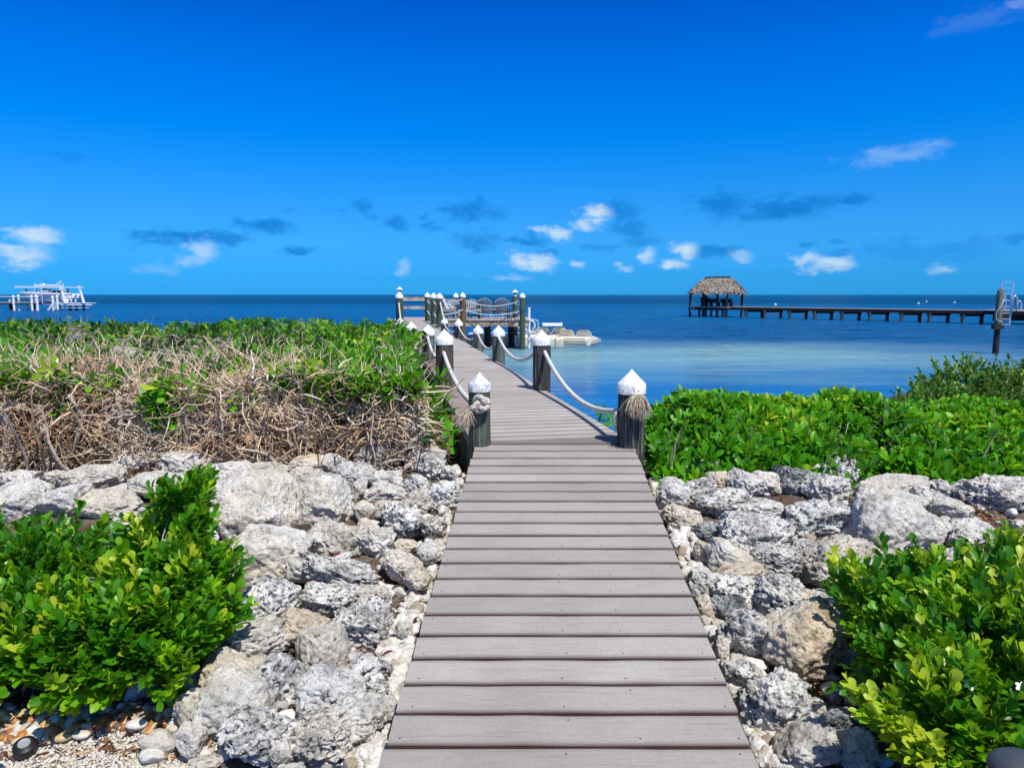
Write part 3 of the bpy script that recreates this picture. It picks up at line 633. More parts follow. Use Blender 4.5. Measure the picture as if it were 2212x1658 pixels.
#          u     Y     vtop  mat       label
RP = [ # right side, near to far
 (1365, 4.78, 797, 'pile_dark', 'dark post with smooth white cap and a frayed tassel, right of the ramp top'),
 (1170, 7.55, 711, 'pile_dark', 'dark cracked white-capped post, second from the camera on the right edge'),
 (1077, 10.85, 702, 'pile', 'greenish white-capped post with a small hook at its left foot, third on right edge'),
 (1032.8, 13.6, 701, 'pile', 'grey post with white cap, fourth from the camera on the right edge of the boardwalk'),
 (990.6, 16.6, 688, 'pile_dark', 'dark short white-capped post, fifth on the right edge, in front of the platform beam'),
 (960, 19.8, 685.5, 'pile_dark', 'small dark white-capped post, last low one on the right before the tall posts')]
LP = [
 (1036, 4.80, 803, 'pile', 'grey-green post with grimy speckled cap and big rope knot, left of the ramp top'),
 (959.6, 7.60, 710, 'pile_brown', 'brownish cracked post with wide white cap at the end of the side ledge'),
 (924.7, 10.7, 700, 'pile', 'greenish post with white cap and single screw, third from the camera on the left edge'),
 (888, 12.9, 694, 'pile_dark', 'dark post with white cap beside the end of the hedge, fourth on the left edge'),
 (863, 17.0, 691.5, 'pile_dark', 'half hidden post with white cap just above the hedge leaves, fifth on the left edge'),
 (864.4, 20.3, 685.4, 'pile_dark', 'white cap of a low post peeping up just below the wide tall post')]
rpos = []; lpos = []
for side, lst, out in (('R', RP, rpos), ('L', LP, lpos)):
    for i, (u, Y, vt, mt, lab) in enumerate(lst):
        zt = Zat(vt, Y); x = Xat(u, Y, zt); r = .094
        if side == 'L' and i == 0: r = .074
        if side == 'R' and i == 0: r = .092
        zb = float(ground_z(x, Y))-.15 if Y < 6 else -1.2
        make_post('rope_post', x, Y, zt, zb, r, lab, mt, 'cap_dirty' if (side == 'L' and i == 0) else 'cap', capr=r*1.07)
        out.append((x, Y, zt, r))
hk = MB(); x, y, zt, r = rpos[2]
hk.tube([(x-r-.005, y-.02, DK+.16), (x-r-.03, y-.03, DK+.12), (x-r-.03, y-.03, DK+.04), (x-r-.005, y-.02, DK)], .008, 6)
tag(hk.build('hook', 'galv', loc=(x-r, y, DK)), 'small grey metal hook screwed to the left foot of the third right post', 'hook')
# ---- ropes between posts
def catenary(a, b_, sag, n):
    a = Vector(a); b_ = Vector(b_); return [a.lerp(b_, i/n)-Vector((0, 0, 4*sag*(i/n)*(1-i/n))) for i in range(n+1)]
def rope(a, b_, sag, r, label, group, n=None, near=False, mat='rope', lobes=3):
    L_ = (Vector(a)-Vector(b_)).length; n = n or int(L_/(.006 if near else .04)); mb = MB()
    mb.tube(catenary(a, b_, sag, n), r, 18 if near else 6, lobes=lobes if near else 0, twist=85 if near else 0)
    o = mb.build('rope', mat, None, True, loc=tuple((Vector(a)+Vector(b_))/2)); return tag(o, label, 'rope', group)
G2 = 'white ropes slung between the low boardwalk posts'
def at(p, dz, back=0): return (p[0], p[1]+back, p[2]-dz)
names = ['first', 'second', 'third', 'fourth', 'fifth', 'sixth']
rsag = [.30, .235, .22, .19, .17]; lsag = [.09, .2, .2, .17, .15]
for i in range(5):
    a = at(rpos[i], .215 if i == 0 else .19, rpos[i][3]*.9); b_ = at(rpos[i+1], .175, -rpos[i+1][3]*.9)
    if i == 0: a = (rpos[0][0]-.06, rpos[0][1]+.06, DK+.215); b_ = (rpos[1][0]+.03, rpos[1][1]-.09, rpos[1][2]-.235)
    lab = ['thick twisted white rope sagging from the tasselled post over the blue water', 'white rope hanging between second and third posts on the right edge', 'white rope hanging between third and fourth posts on the right edge', 'white rope hanging between fourth and fifth posts on the right edge', 'short white rope between the two smallest low posts on the right edge'][i]
    rope(a, b_, rsag[i] if i else .185, .019, lab, G2, near=i < 2)
for i in range(5):
    a = at(lpos[i], .2, lpos[i][3]*.9); b_ = at(lpos[i+1], .185, -lpos[i+1][3]*.9)
    if i == 0: a = (lpos[0][0]-.03, lpos[0][1]+.05, lpos[0][2]-.235); b_ = (lpos[1][0]+.0, lpos[1][1]-.09, lpos[1][2]-.25)
    lab = ['thick white rope running from the big knot up to the brown second left post', 'white rope looping between the brown second left post and the greenish third one', 'white rope hanging between third and fourth posts on the left edge', 'white rope between fourth and fifth left posts, mostly behind leaves', 'white rope between the fifth and sixth left posts, hidden by the hedge top'][i]
    rope(a, b_, lsag[i], .019, lab, G2, near=i < 2)
# knot with frayed end on the first left post
x, y, zt, r = lpos[0]; kz = zt-.205
kroot = thing('knot', 'big tan rope knot with frayed end on the front of the grimy-capped left post', 'rope knot', (x-.005, y-r-.03, kz))
def strands(mb, c, dirs, L_, r0, droop, n):
    for q in range(n):
        d = Vector(dirs[q]); p = Vector(c)+Vector((random.uniform(-1, 1), random.uniform(-1, 1), random.uniform(-1, 1)))*.012; pts = [p.copy()]; ln = L_*random.uniform(.65, 1.1)
        for s_ in range(6):
            d = (d+Vector((random.uniform(-.22, .22), random.uniform(-.22, .22), random.uniform(-.15, .1)-droop))).normalized(); p = p+d*(ln/6); pts.append(p.copy())
        mb.tube(pts, [r0, r0, r0*.9, r0*.8, r0*.7, r0*.6, r0*.4], 4, t=random.random(), cap=False)
kn = MB(); pts = []
for i in range(220):
    t = 2*math.pi*i/219*.985; rr = .031+.017*math.cos(3*t)
    pts.append(Vector((x+.012+rr*math.cos(2*t)*1.05, y-r-.026+.021*math.sin(3*t), kz+rr*math.sin(2*t)*1.08)))
kn.tube(pts, .0175, 14, lobes=3, twist=85); kn.tube([(x-.01, y-r-.03, kz-.01), (x-.035, y-r-.05, kz-.018), (x-.055, y-r-.055, kz-.03)], [.02, .02, .021], 12)
kn.build('knot_loops', 'rope_tan', kroot, True)
fr = MB(); strands(fr, (x-.058, y-r-.055, kz-.032), [(-.62+random.gauss(0, .26), -.2+random.gauss(0, .2), -.5+random.gauss(0, .28)) for _ in range(260)], .14, .0021, .13, 260)
fr.build('frayed_end', 'fray', kroot, True)
x, y, zt, r = rpos[0]; tz = zt-.165
troot = thing('tassel', 'pale frayed rope tassel fanned out on the front of the smooth-capped right post', 'rope tassel', (x+.02, y-r-.02, tz))
fr = MB(); dirs = []
for q in range(460):
    a = random.uniform(0, 6.28); e = random.uniform(.15, 1); dirs.append((math.cos(a)*e*.95+.04, -.65+random.gauss(0, .15), math.sin(a)*e*.7-.18))
strands(fr, (x+.022, y-r-.012, tz), dirs, .16, .0024, .34, 460)
for q in range(5): fr.tube([(x+.0, y-r-.02, tz+.02), (x-.02+q*.006, y-r-.03, tz+.06), (x-.035+q*.01, y-r-.03, tz+.085+q*.006)], .001, 4)
fr.build('frayed_strands', 'fray', troot, True)
kb = MB(); kb.tube([(x+.015, y-r+.02, tz+.0), (x+.02, y-r-.03, tz)], [.02, .026], 12); kb.build('rope_stub', 'rope', troot, True)
# shackle at the end of the thick rope on the tasselled post
sh = MB(); sx = x-.1; sz = DK+.2
sh.tube([(sx+.01, y, sz+.02), (sx-.012, y-.01, sz), (sx-.016, y-.01, sz-.05), (sx-.004, y-.01, sz-.1), (sx+.012, y, sz-.08)], .009, 8); sh.box((sx, y, sz-.005), (.03, .03, .05))
tag(sh.build('shackle', 'galv', None, True, loc=(sx, y, sz)), 'grey metal shackle holding the thick rope to the left side of the tasselled post', 'shackle')

# ================================================================ PLATFORM AT THE END
plat = thing('platform', 'raised plank sitting platform with tan rim beam at the end of the boardwalk', 'platform', (-2.2, 30, DK))
PX0, PX1, PY0, PY1 = -4.95, .68, 28.0, 32.0
mb = MB(); xx = PX0+.07
while xx < PX1:
    board(mb, (xx, PY0-.03, DK+.003), (xx, PY1, DK+.003), (1, 0, 0), .132, t=random.uniform(.2, 1)); xx += .145
mb.build('decking', 'deck_far', plat)
mb = MB(); mb.box(((PX0+PX1)/2+1.2, PY0+.03, DK-.14), (PX1-PX0-2.4, .05, .2)); mb.box((PX0+.03, (PY0+PY1)/2, DK-.14), (.05, 4, .2)); mb.box((PX1-.03, (PY0+PY1)/2, DK-.14), (.05, 3.9, .2)); mb.box((PX0+.6, PY0+.03, DK-.14), (1.1, .05, .2)); mb.box(((PX0+PX1)/2, PY1-.03, DK-.14), (PX1-PX0-.1, .05, .2))
mb.build('rim_beam', 'beam', plat)
mb = MB()
for yj in np.arange(28.4, 32, .6): mb.box(((PX0+PX1)/2, yj, DK-.12), (PX1-PX0-.12, .05, .18))
mb.build('joists', 'dark_beam', plat)
for (px, py) in ((-.05, 31.4), (-3.2, 28.9), (-4.6, 28.9), (-1.0, 29.0), (-.02, 29.3)):
    o = pile_mesh(.13, -1.4, DK-.2, n=10, seed=int(px*9+py)); o.v = [(a+px, b_+py, c) for a, b_, c in o.v]; o.build('support_pile', 'black_wood', plat, True)
G3 = 'tall white-capped posts around the platform'
TP = [ # u, Y, vtop, r, mat, label
 (862.4, 20.8, 629.5, .107, 'pile_green', 'wide tall green post with white cap at the far left, hanging rope on its face'),
 (923.0, 27.3, 631, .103, 'pile_green', 'leftmost of the three tall green posts in a row on the far walkway'),
 (936.5, 24.4, 631.5, .107, 'pile_green', 'middle one of the three tall green posts in a row on the far walkway'),
 (949.5, 22.0, 632, .1, 'pile_green', 'rightmost and nearest of the three tall green posts in a row on the far walkway'),
 (984.5, 31.6, 632, .115, 'pile', 'tall dull green post with white cap standing behind the orange-brown post'),
 (999.6, 28.0, 631, .107, 'pile_orange', 'tall orange-brown post with white cap at the front of the platform'),
 (1128.5, 27.95, 632, .107, 'pile_green', 'tall mottled green post standing in the water at the right front corner of the platform')]
tpos = []
for (u, Y, vt, r, mt, lab) in TP:
    zt = Zat(vt, Y); x = Xat(u, Y, zt); make_post('tall_post', x, Y, zt, -1.3, r, lab, mt, capr=r*1.1, capn=20, group=G3, caph=r*1.05); tpos.append((x, Y, zt, r))
# two solar lights on posts
def solar(x, y, z, lab):
    t = thing('solar_light', lab, 'post light', (x, y, z), 'mushroom-topped post lights on the platform')
    MB().lathe([(.085, 0), (.085, .05), (.05, .052), (.05, .09), (.035, .092)], n=16).build('base', 'white', t, world=False)
    MB().lathe([(.07, .095), (.075, .15), (.06, .16)], n=16).build('lens', 'black', t, world=False)
    o = MB().lathe([(.15, .155), (.155, .165), (.1, .205), (.045, .265), (.005, .29)], n=20).build('hood', 'white', t, world=False); smooth_angle(o, 60)
for (u, Y, r, vt, lab, pl) in ((863.5, 31.7, .1, 633.5, 'white mushroom-shaped light peeping above the wide tall left post', 'dull green post under the left mushroom light at the far corner of the walkway'),
                     (1112.5, 31.4, .115, 639.5, 'white mushroom-shaped light on the green post behind the settee', 'green post carrying the right mushroom light at the back corner of the platform')):
    zt = Zat(vt, Y); x = Xat(u, Y, zt)
    o = pile_mesh(r, 0, zt+1.3, seed=int(x)).build('light_post', 'pile_green', loc=None, world=True); o.location = (x, Y, -1.3); smooth_angle(o, 50); tag(o, pl, 'post', G3)
    solar(x, Y, zt, lab); tpos.append((x, Y, zt, r))
G4 = 'ropes strung between the tall platform posts'
def trope(i, j, dz, sag, lab, r=.02): 
    a, b_ = tpos[i], tpos[j]; rope((a[0], a[1], a[2]-dz), (b_[0], b_[1], b_[2]-dz), sag, r, lab, G4)
trope(5, 6, .27, .26, 'upper white rope sagging across the platform front over the chair backs'); trope(5, 6, .68, .20, 'lower white rope sagging across the platform front below the chair backs')
trope(3, 5, .27, .05, 'upper white rope from the nearest of the three tall posts to the orange-brown post'); trope(3, 5, .68, .05, 'lower white rope from the nearest of the three tall posts to the orange-brown post')
trope(6, 8, .3, .12, 'upper white rope on the right side of the platform, back to the light post'); trope(6, 8, .7, .1, 'lower white rope on the right side of the platform, back to the light post')
trope(2, 3, .3, .1, 'upper rope loop between the middle and nearest of the three tall posts'); trope(2, 3, .7, .1, 'lower rope loop between the middle and nearest of the three tall posts')
trope(1, 2, .3, .12, 'upper rope loop between the leftmost and middle of the three tall posts'); trope(1, 2, .7, .12, 'lower rope loop between the leftmost and middle of the three tall posts')
trope(7, 4, .3, .02, 'taut white top rope along the far edge of the walkway end')
rope((tpos[0][0], tpos[0][1]-.12, tpos[0][2]-.33), (lpos[5][0], lpos[5][1]+.1, lpos[5][2]-.1), .03, .024, 'white rope hanging steeply down the face of the wide tall left post', G4)
rope((tpos[3][0]+.03, tpos[3][1]-.11, tpos[3][2]-.3), (rpos[5][0], rpos[5][1]+.1, rpos[5][2]-.12), .04, .024, 'white rope running down from the nearest of the three tall posts', G4)
for zz, lab in ((.83, 'upper wooden rail across the far end of the walkway'), (.43, 'lower wooden rail across the far end of the walkway')):
    mb = MB(); mb.box((-4.05, 31.75, DK+zz-.0), (2.2, .04, .13)); tag(mb.build('rail', 'beam', loc=(-4.05, 31.75, DK+zz)), lab, 'rail', 'wooden rails at the walkway end')
# chairs
def slat_fan(mb, n, w, h, y0, z0, lean, fan=.35):
    for i in range(n):
        q = (i-(n-1)/2)/((n-1)/2); a = q*fan*.2; hh = h*(1-.22*q*q); x0 = q*w*.36
        p0 = Vector((x0, y0, z0)); p1 = p0+Vector((math.sin(a)*hh, -math.sin(lean)*hh, math.cos(lean)*hh)); mb.beam(p0, p1, .05, w/n*1.12)
def adirondack(label, loc, rz):
    t = thing('adirondack_chair', label, 'chair', loc, 'grey adirondack chairs on the platform', rz)
    b_ = MB(); slat_fan(b_, 7, .6, .6, -.22, .24, R(24)); 
    b_.v = [(x_, y_, z_) for x_, y_, z_ in b_.v]; b_.build('backrest', 'chair', t, world=False)
    s_ = MB()
    for i in range(6): s_.box((0, -.2+i*.1, .27+i*.022), (.52, .085, .02), rx=R(12))
    s_.box((0, .33, .34), (.54, .02, .12)); s_.build('seat', 'chair', t, world=False)
    for sx in (-1, 1):
        a = MB(); a.box((sx*.34, .02, .56), (.13, .72, .022)); a.box((sx*.31, .1, .5), (.03, .1, .1)); a.build('armrest', 'chair_dark', t, world=False)
        l = MB(); l.box((sx*.3, .32, .28), (.03, .1, .56)); l.build('front_leg', 'chair', t, world=False)
        l = MB(); l.beam((sx*.27, .36, .36), (sx*.27, -.5, .03), .03, .12); l.build('rear_leg', 'chair', t, world=False)
    r_ = MB(); r_.box((0, -.3, .48), (.6, .03, .07)); r_.build('back_brace', 'chair_dark', t, world=False); r_ = MB(); r_.box((0, -.42, .10), (.54, .025, .05)); r_.build('stretcher', 'chair_dark', t, world=False); return t
def px(u, Y, z=DK): return Xat(u, Y, z)
adirondack('grey slatted adirondack chair partly behind the orange-brown post', (px(993, 30.2)-.38, 30.2, DK+.02), math.pi*.94)
adirondack('grey adirondack chair just right of the orange-brown post, rounded back highest', (px(1019, 29.9)+.05, 29.9, DK+.02), math.pi*1.05)
ts = thing('settee', 'grey double adirondack settee with two rounded backs leaning left, right half of the platform', 'settee', (px(1068, 30.0), 30.0, DK+.02), rotz=-.12)
for s_ in (-1, 1):
    b_ = MB(); slat_fan(b_, 7, .66, .6, -.18, .27, R(20)); b_.v = [(x_+s_*.37, y_, z_) for x_, y_, z_ in b_.v]; b_.build('backrest', 'chair', ts, world=False)
b_ = MB(); b_.box((0, -.2, .28), (1.34, .04, .1)); b_.box((0, -.25, .55), (1.3, .03, .06)); b_.build('back_rail', 'chair_dark', ts, world=False)
b_ = MB(); [b_.box((0, -.15+i*.1, .3+i*.015), (1.25, .085, .02)) for i in range(6)]; b_.build('seat', 'chair', ts, world=False)
for s_ in (-1, 1):
    for yy in (-.3, .38): b_ = MB(); b_.box((s_*.6, yy, .2), (.05, .06, .42)); b_.build('leg', 'chair_dark', ts, world=False)
    b_ = MB(); b_.box((s_*.68, .02, .58), (.12, .7, .024)); b_.build('armrest', 'chair_dark', ts, world=False)
def table(lab, loc, mt):
    t = thing('side_table', lab, 'table', loc, 'small tables beside the chairs')
    b_ = MB(); [b_.box((0, -.2+i*.1, .46), (.46, .088, .02)) for i in range(5)]; b_.build('top', mt, t, world=False)
    for sx in (-1, 1):
        for sy in (-1, 1): b_ = MB(); b_.box((sx*.19, sy*.19, .22), (.04, .04, .45)); b_.build('leg', mt, t, world=False)
table('small white side table between the single chair and the settee', (px(1046, 30.3)-.38, 30.3, DK+.02), 'white_paint'); 
lw = thing('folding_chair', 'bluish white slatted reclining chair seen side on between the three posts and the orange-brown post', 'chair', (px(975, 30.6), 30.6, DK+.02), rotz=-1.2)
b_ = MB(); slat_fan(b_, 6, .52, .85, -.1, .2, R(28), 0); b_.build('backrest', 'white_paint', lw, world=False)
b_ = MB(); [b_.box((0, .0+i*.1, .3), (.5, .085, .02)) for i in range(5)]; b_.build('seat', 'white_paint', lw, world=False)
for s_ in (-1, 1): b_ = MB(); b_.beam((s_*.26, .45, 0), (s_*.26, -.2, .62), .03, .05); b_.beam((s_*.26, -.4, 0), (s_*.26, .4, .34), .03, .05); b_.build('leg', 'white_paint', lw, world=False)
# black hose / power cord and black winch at the right corner
cr = MB(); x8, y8, z8, r8 = tpos[6]
cr.tube(catenary((tpos[5][0]+.1, y8+.02, DK+.05), (x8-.1, y8-.12, DK+.3), .35, 20), .012, 5); cr.tube(catenary((x8-.1, y8-.12, DK+.3), (x8-1.3, y8-.0, DK-.12), .05, 8), .012, 5); cr.tube([(x8-.11, y8-.02, DK+.3), (x8-.05, y8-.12, DK+.33), (x8+.06, y8-.11, DK+.38), (x8+.12, y8, DK+.42)], .012, 5)
tag(cr.build('cord', 'black', None, True, loc=(x8, y8, DK)), 'black cord wound round the mottled corner post and drooping across the rim beam', 'cord')
wp = MB(); xw = Xat(1143, 28.6, 1.4); wp.lathe([(.05, -1.3), (.05, Zat(664, 28.6))], (xw, 28.6, 0), 12)
tag(wp.build('plastic_pole', 'white', loc=(xw, 28.6, 0)), 'thin white plastic pole standing in the water just right of the corner post', 'pole')
hz = MB(); hx = Xat(1146, 28.4); pts = [(hx-.12, 28.3, DK-.02)]+[(hx+.0+.17*math.sin(a), 28.3, DK-.21+.19*math.cos(a)) for a in np.linspace(.0, 2.6, 12)]
hz.tube(pts, .028, 8); tag(hz.build('hose', 'white', None, True, loc=(hx, 28.3, DK)), 'curved white grab hose at the right end of the rim beam', 'hose')

# ---- floating dock, gangway, pedal boats
fd = thing('floating_dock', 'low floating dock with white deck and cream block sides behind the corner post', 'floating dock', (0, 31.8, 0))
FX0, FX1, FY0, FY1 = -2.0, 1.95, 29.9, 33.6
b_ = MB(); b_.box(((FX0+FX1)/2, (FY0+FY1)/2, .335), (FX1-FX0, FY1-FY0, .05)); b_.build('deck', 'white_paint', fd)
for i in range(7):
    for yy in (FY0+.25, FY1-.3): b_ = MB(); b_.box((FX0+.29+i*.56, yy, .12), (.53, .5, .36), ch=.04); b_.build('float_block', 'cream', fd)
b_ = MB(); b_.box((Xat(1104, 30, .5)+.0, 30.2, .44), (.3, .3, .16)); tag(b_.build('dock_box', 'galv', loc=(Xat(1104, 30, .5), 30.2, .36)), 'small grey box on the floating dock right of the corner post', 'box')
for i, u in enumerate((1189, 1208)):
    b_ = MB(); b_.box((0, 0, 0), (.33, .55, .4), ch=.05); b_.box((0, -.27, .02), (.2, .03, .16)); o = b_.build('drive_on_block', 'cream', world=True); o.location = (Xat(u, 29.7, .2), 29.7, .16)
    tag(o, ['cream drive-on float block with a round moulding, left of the pair', 'cream drive-on float block with a round moulding, right of the pair'][i], 'float block', 'drive-on float blocks')
gw = thing('gangway', 'white metal gangway with slanting rails leading down under the platform', 'gangway', (-.5, 32.3, .8))
for yy in (32.1, 32.9):
    b_ = MB(); A_ = Vector((-1.5, yy, 1.0)); B_ = Vector((1.2, yy, .42)); b_.beam(A_, B_, .05, .08); b_.beam(A_+Vector((0, 0, .55)), B_+Vector((0, 0, .55)), .04, .05)
    for q in np.linspace(0, 1, 6): c_ = A_.lerp(B_, q); b_.beam(c_, c_+Vector((0, 0, .55)), .03, .03)
    b_.build('side_rail', 'alu', gw)
b_ = MB(); b_.beam((-1.5, 32.5, 1.0), (1.2, 32.5, .42), .76, .03); b_.build('walkway', 'alu', gw)
def pedal_boat(lab, loc, rz, sc=1.0):
    t = thing('pedal_boat', lab, 'pedal boat', loc, 'cream pedal boats at the floating dock', rz)
    V = []; secs = [(-1.1, .55, .30), (-.95, .74, .36), (-.3, .80, .34), (.4, .78, .26), (.95, .6, .2), (1.15, .35, .14)]
    for (yy, w, h) in secs: V += [(-w*.88, yy, -.14), (-w, yy, .02), (-w*.98, yy, h-.05), (-w*.9, yy, h), (w*.9, yy, h), (w*.98, yy, h-.05), (w, yy, .02), (w*.88, yy, -.14)]
    Fs = [tuple(range(8)), tuple(5*8+k for k in range(7, -1, -1))]
    for i in range(5): Fs += [(i*8+k, (i+1)*8+k, (i+1)*8+(k+1) % 8, i*8+(k+1) % 8) for k in range(8)]
    h_ = MB(); h_.add(V, Fs)
    for zz in (.1, .19): h_.box((-.81, -.2, zz), (.03, 1.6, .035)); h_.box((.81, -.2, zz), (.03, 1.6, .035)); h_.box((0, -1.03, zz), (1.2, .2, .04))
    h_.build('hull', 'cream', t, world=False)
    for sx in (-1, 1):
        prof = [(-.33, .2), (-.33, .42), (-.3, .54), (-.2, .63), (.2, .63), (.3, .54), (.33, .42), (.33, .2)]
        V = []
        for (yy, k_) in ((-.75, 1), (-.62, 1), ): V += [(sx*.38+a*k_, yy-(b_-.2)*.28, b_) for a, b_ in prof]
        m_ = MB().add(V, [tuple(range(8)), tuple(range(15, 7, -1))]+[(i, i+8, (i+1) % 8+8, (i+1) % 8) for i in range(8)])
        s_ = m_.build('seat_back', 'cream', t, world=False)
        g = MB(); [g.box((sx*.38-.15+k_*.1, -.905, .575), (.035, .03, .06)) for k_ in range(4)]; g.build('slots', 'cream_shade', s_, world=False)
        c_ = MB(); c_.box((sx*.38, -.835, .39), (.46, .03, .26), rx=-.27); c_.build('seat_pad', 'cream_shade', t, world=False)
        c_ = MB(); c_.box((sx*.38, -.3, .3), (.5, .6, .1), ch=.03); c_.build('seat', 'cream', t, world=False)
    t.scale = (sc, sc, sc); return t
pedal_boat('cream pedal boat at the far right of the dock with two high rounded seat backs', (Xat(1252, 31.0, .3), 31.0, .02), -.35, 1.0)
pedal_boat('cream pedal boat behind the float blocks, left of the other one, seat backs partly hidden', (Xat(1197, 32.4, .3), 32.4, .06), -.25)
cn = thing('boat_canopy', 'flat white canopy on thin poles above the left pedal boat', 'canopy', (Xat(1192, 31.6, .9), 31.6, 0))
x0, x1 = Xat(1171.5, 31.6, .9), Xat(1213.5, 31.6, .9); zc0 = Zat(700.5, 31.6); b_ = MB(); b_.box(((x0+x1)/2, 31.6, zc0), (x1-x0, .9, .1), ch=.02); b_.box(((x0+.02), 31.3, zc0+.06), (.05, .3, .05)); b_.box(((x1-.03), 31.3, zc0+.06), (.06, .3, .07)); b_.build('roof', 'white', cn)
for u in (1180, 1203.5): b_ = MB(); xx = Xat(u, 31.2, .6); b_.lathe([(.018, .05), (.018, zc0-.05)], (xx, 31.25, 0), 8); b_.build('pole', 'galv', cn)

# ================================================================ THATCHED HUT AND LONG DOCK (right)
DZ = 1.0                                              # its deck height above the water
HA = Vector((Xat(1600, 66.5, DZ), 66.5, 0)); HB = Vector((Xat(2212, 50.5, DZ), 50.5, 0)); HD = (HB-HA).normalized(); HN = Vector((-HD.y, HD.x, 0))
dock = thing('long_dock', 'long dark low dock on paired piles running from the thatched hut to the right edge', 'dock', (28, 60, DZ))
def hb(s, n, z): return HA+HD*s+HN*n+Vector((0, 0, z))
Ld = (HB-HA).length+9
b_ = MB(); b_.beam(hb(-5.6, .65, DZ-.03), hb(Ld, .65, DZ-.03), 1.35, .06); b_.build('decking', 'beam', dock)
b_ = MB(); b_.beam(hb(-5.6, -.02, DZ-.17), hb(Ld, -.02, DZ-.17), .07, .24); b_.beam(hb(-5.6, 1.3, DZ-.17), hb(Ld, 1.3, DZ-.17), .07, .24); b_.build('stringer', 'black_wood', dock)
def along(u):
    lo, hi = -8, Ld
    for _ in range(40):
        m_ = (lo+hi)/2; p = hb(m_, 0, .5); uu = 1106+p.x/((p.y*math.cos(PITCH)+1.6*math.sin(PITCH)))*F
        if uu < u: lo = m_
        else: hi = m_
    return m_
for u in (1612, 1652, 1706, 1760, 1819, 1879, 1948, 2008, 2080):
    s = along(u)
    for nn, dd in ((.02, 0), (1.28, .9)):
        b_ = MB(); c_ = hb(s+dd, nn, 0); o = pile_mesh(.13, -1.3, DZ-.3, n=8, seed=u+int(nn*5)); o.v = [(a+c_.x, bb+c_.y, c) for a, bb, c in o.v]; o.build('piling', 'pile_dark' if nn < 1 else 'black_wood', dock)
    b_ = MB(); b_.beam(hb(s-.15, -.1, DZ-.38), hb(s+1.0, 1.4, DZ-.38), .16, .18); b_.build('cap_beam', 'black_wood', dock)
hut = thing('thatched_hut', 'open-sided hut with a hipped thatch roof at the end of the long dock', 'hut', tuple(hb(-3.2, .9, 0)))
hc = hb(-3.1, 1.0, 0)
def hp(x, y, z): return hc+HD*x*.82+HN*y*.85+Vector((0, 0, z))
# roof: thick layered hip, ragged eaves
EV, RG = 2.32, 3.78; hw, hdp = 2.95, 2.15
V = []; Fs = []; rows = 26; per = 140
def roof_pt(a, q, layer=0):
    # rounded rectangle outline shrinking towards the ridge line
    ca, sa = math.cos(a), math.sin(a); k = 1/max(abs(ca)**4+abs(sa)**4, 1e-6)**.25
    ex, ey = hw*ca*k, hdp*sa*k; rx, ry = (1.62*ca*k if abs(ca*k) < 1 else 1.62*np.sign(ca)), .04*sa*k
    curve = q**.86
    return ex*(1-q)+rx*q, ey*(1-q)+ry*q, EV+(RG-EV)*curve
for i in range(rows+1):
    q = i/rows
    for k in range(per):
        a = 2*math.pi*k/per; x_, y_, z_ = roof_pt(a, q); j = (random.uniform(-.05, .05)); z_ += (random.uniform(-.16, .02) if i == 0 else random.uniform(-.035, .035)); out_ = (.03*((i*7 % 3)-1)+random.uniform(-.03, .03))
        L_ = math.hypot(x_, y_)+1e-6; V.append(hp(x_+x_/L_*out_+j*.3, y_+y_/L_*out_, z_))
for i in range(rows):
    for k in range(per): Fs.append((i*per+k, i*per+(k+1) % per, (i+1)*per+(k+1) % per, (i+1)*per+k))
base_n = len(V)
for k in range(per):
    a = 2*math.pi*k/per; x_, y_, z_ = roof_pt(a, 0); V.append(hp(x_*.93, y_*.93, EV+.02))
for k in range(per): Fs.append((k, (k+1) % per, base_n+(k+1) % per, base_n+k))
Fs.append(tuple(base_n+k for k in range(per)))
roof = link_mesh('roof', V, Fs, 'thatch', hut)
# shaggy frond tips hanging over the roof
K = 2600; aa = rng.uniform(0, 6.28, K); qq = rng.uniform(0, .95, K)**1.2; P = []; D = []
for a, q in zip(aa, qq):
    x_, y_, z_ = roof_pt(a, q); x2, y2, z2 = roof_pt(a, max(q-.1, 0) if q > .1 else 0); p = hp(x_*1.01, y_*1.01, z_+.03)
    d = hp(x2, y2, z2)-hp(x_, y_, z_) if q > .1 else HD*x_*.1+HN*y_*.1+Vector((0, 0, -.35)); P.append(p[:]); D.append((d.normalized()+Vector((random.gauss(0, .3), random.gauss(0, .3), random.gauss(0, .1)+.12)))[:])
leaves('fronds', LANCE, np.array(P), np.array(D), rng.uniform(.22, .42, K), rng.uniform(0, 1, K), 'thatch', roof)
rg = MB()
for i in range(46):
    x_ = -1.62+3.24*i/45; rg.beam(hp(x_+random.uniform(-.05, .05), -.22, RG-.04+random.uniform(-.03, .03)), hp(x_+random.uniform(-.08, .08), .22, RG+.06+random.uniform(-.02, .08)), .03, .03)
rg.beam(hp(-1.65, 0, RG+.03), hp(1.65, 0, RG+.0), .1, .08); rg.build('ridge', 'black_wood', roof)
b_ = MB(); b_.beam(hp(-2.7, 0, DZ-.04), hp(2.5, 0, DZ-.04), 3.4, .08); b_.build('floor', 'beam', hut)
b_ = MB(); b_.beam(hp(-2.7, -1.72, DZ-.2), hp(2.5, -1.72, DZ-.2), .08, .28); b_.beam(hp(-2.7, 1.72, DZ-.2), hp(2.5, 1.72, DZ-.2), .08, .28); b_.build('floor_beam', 'black_wood', hut)
for x_, y_ in ((-2.5, -1.7), (-.72, -1.7), (.35, 1.6), (1.1, -1.7), (2.3, -1.7), (-2.5, 1.6), (2.3, 1.6)):
    c_ = hp(x_, y_, 0); o = pile_mesh(.12, -1.3, 2.5, n=8, seed=int(x_*10)); o.v = [(a+c_.x, bb+c_.y, c) for a, bb, c in o.v]; o.build('post', 'black_wood', hut)
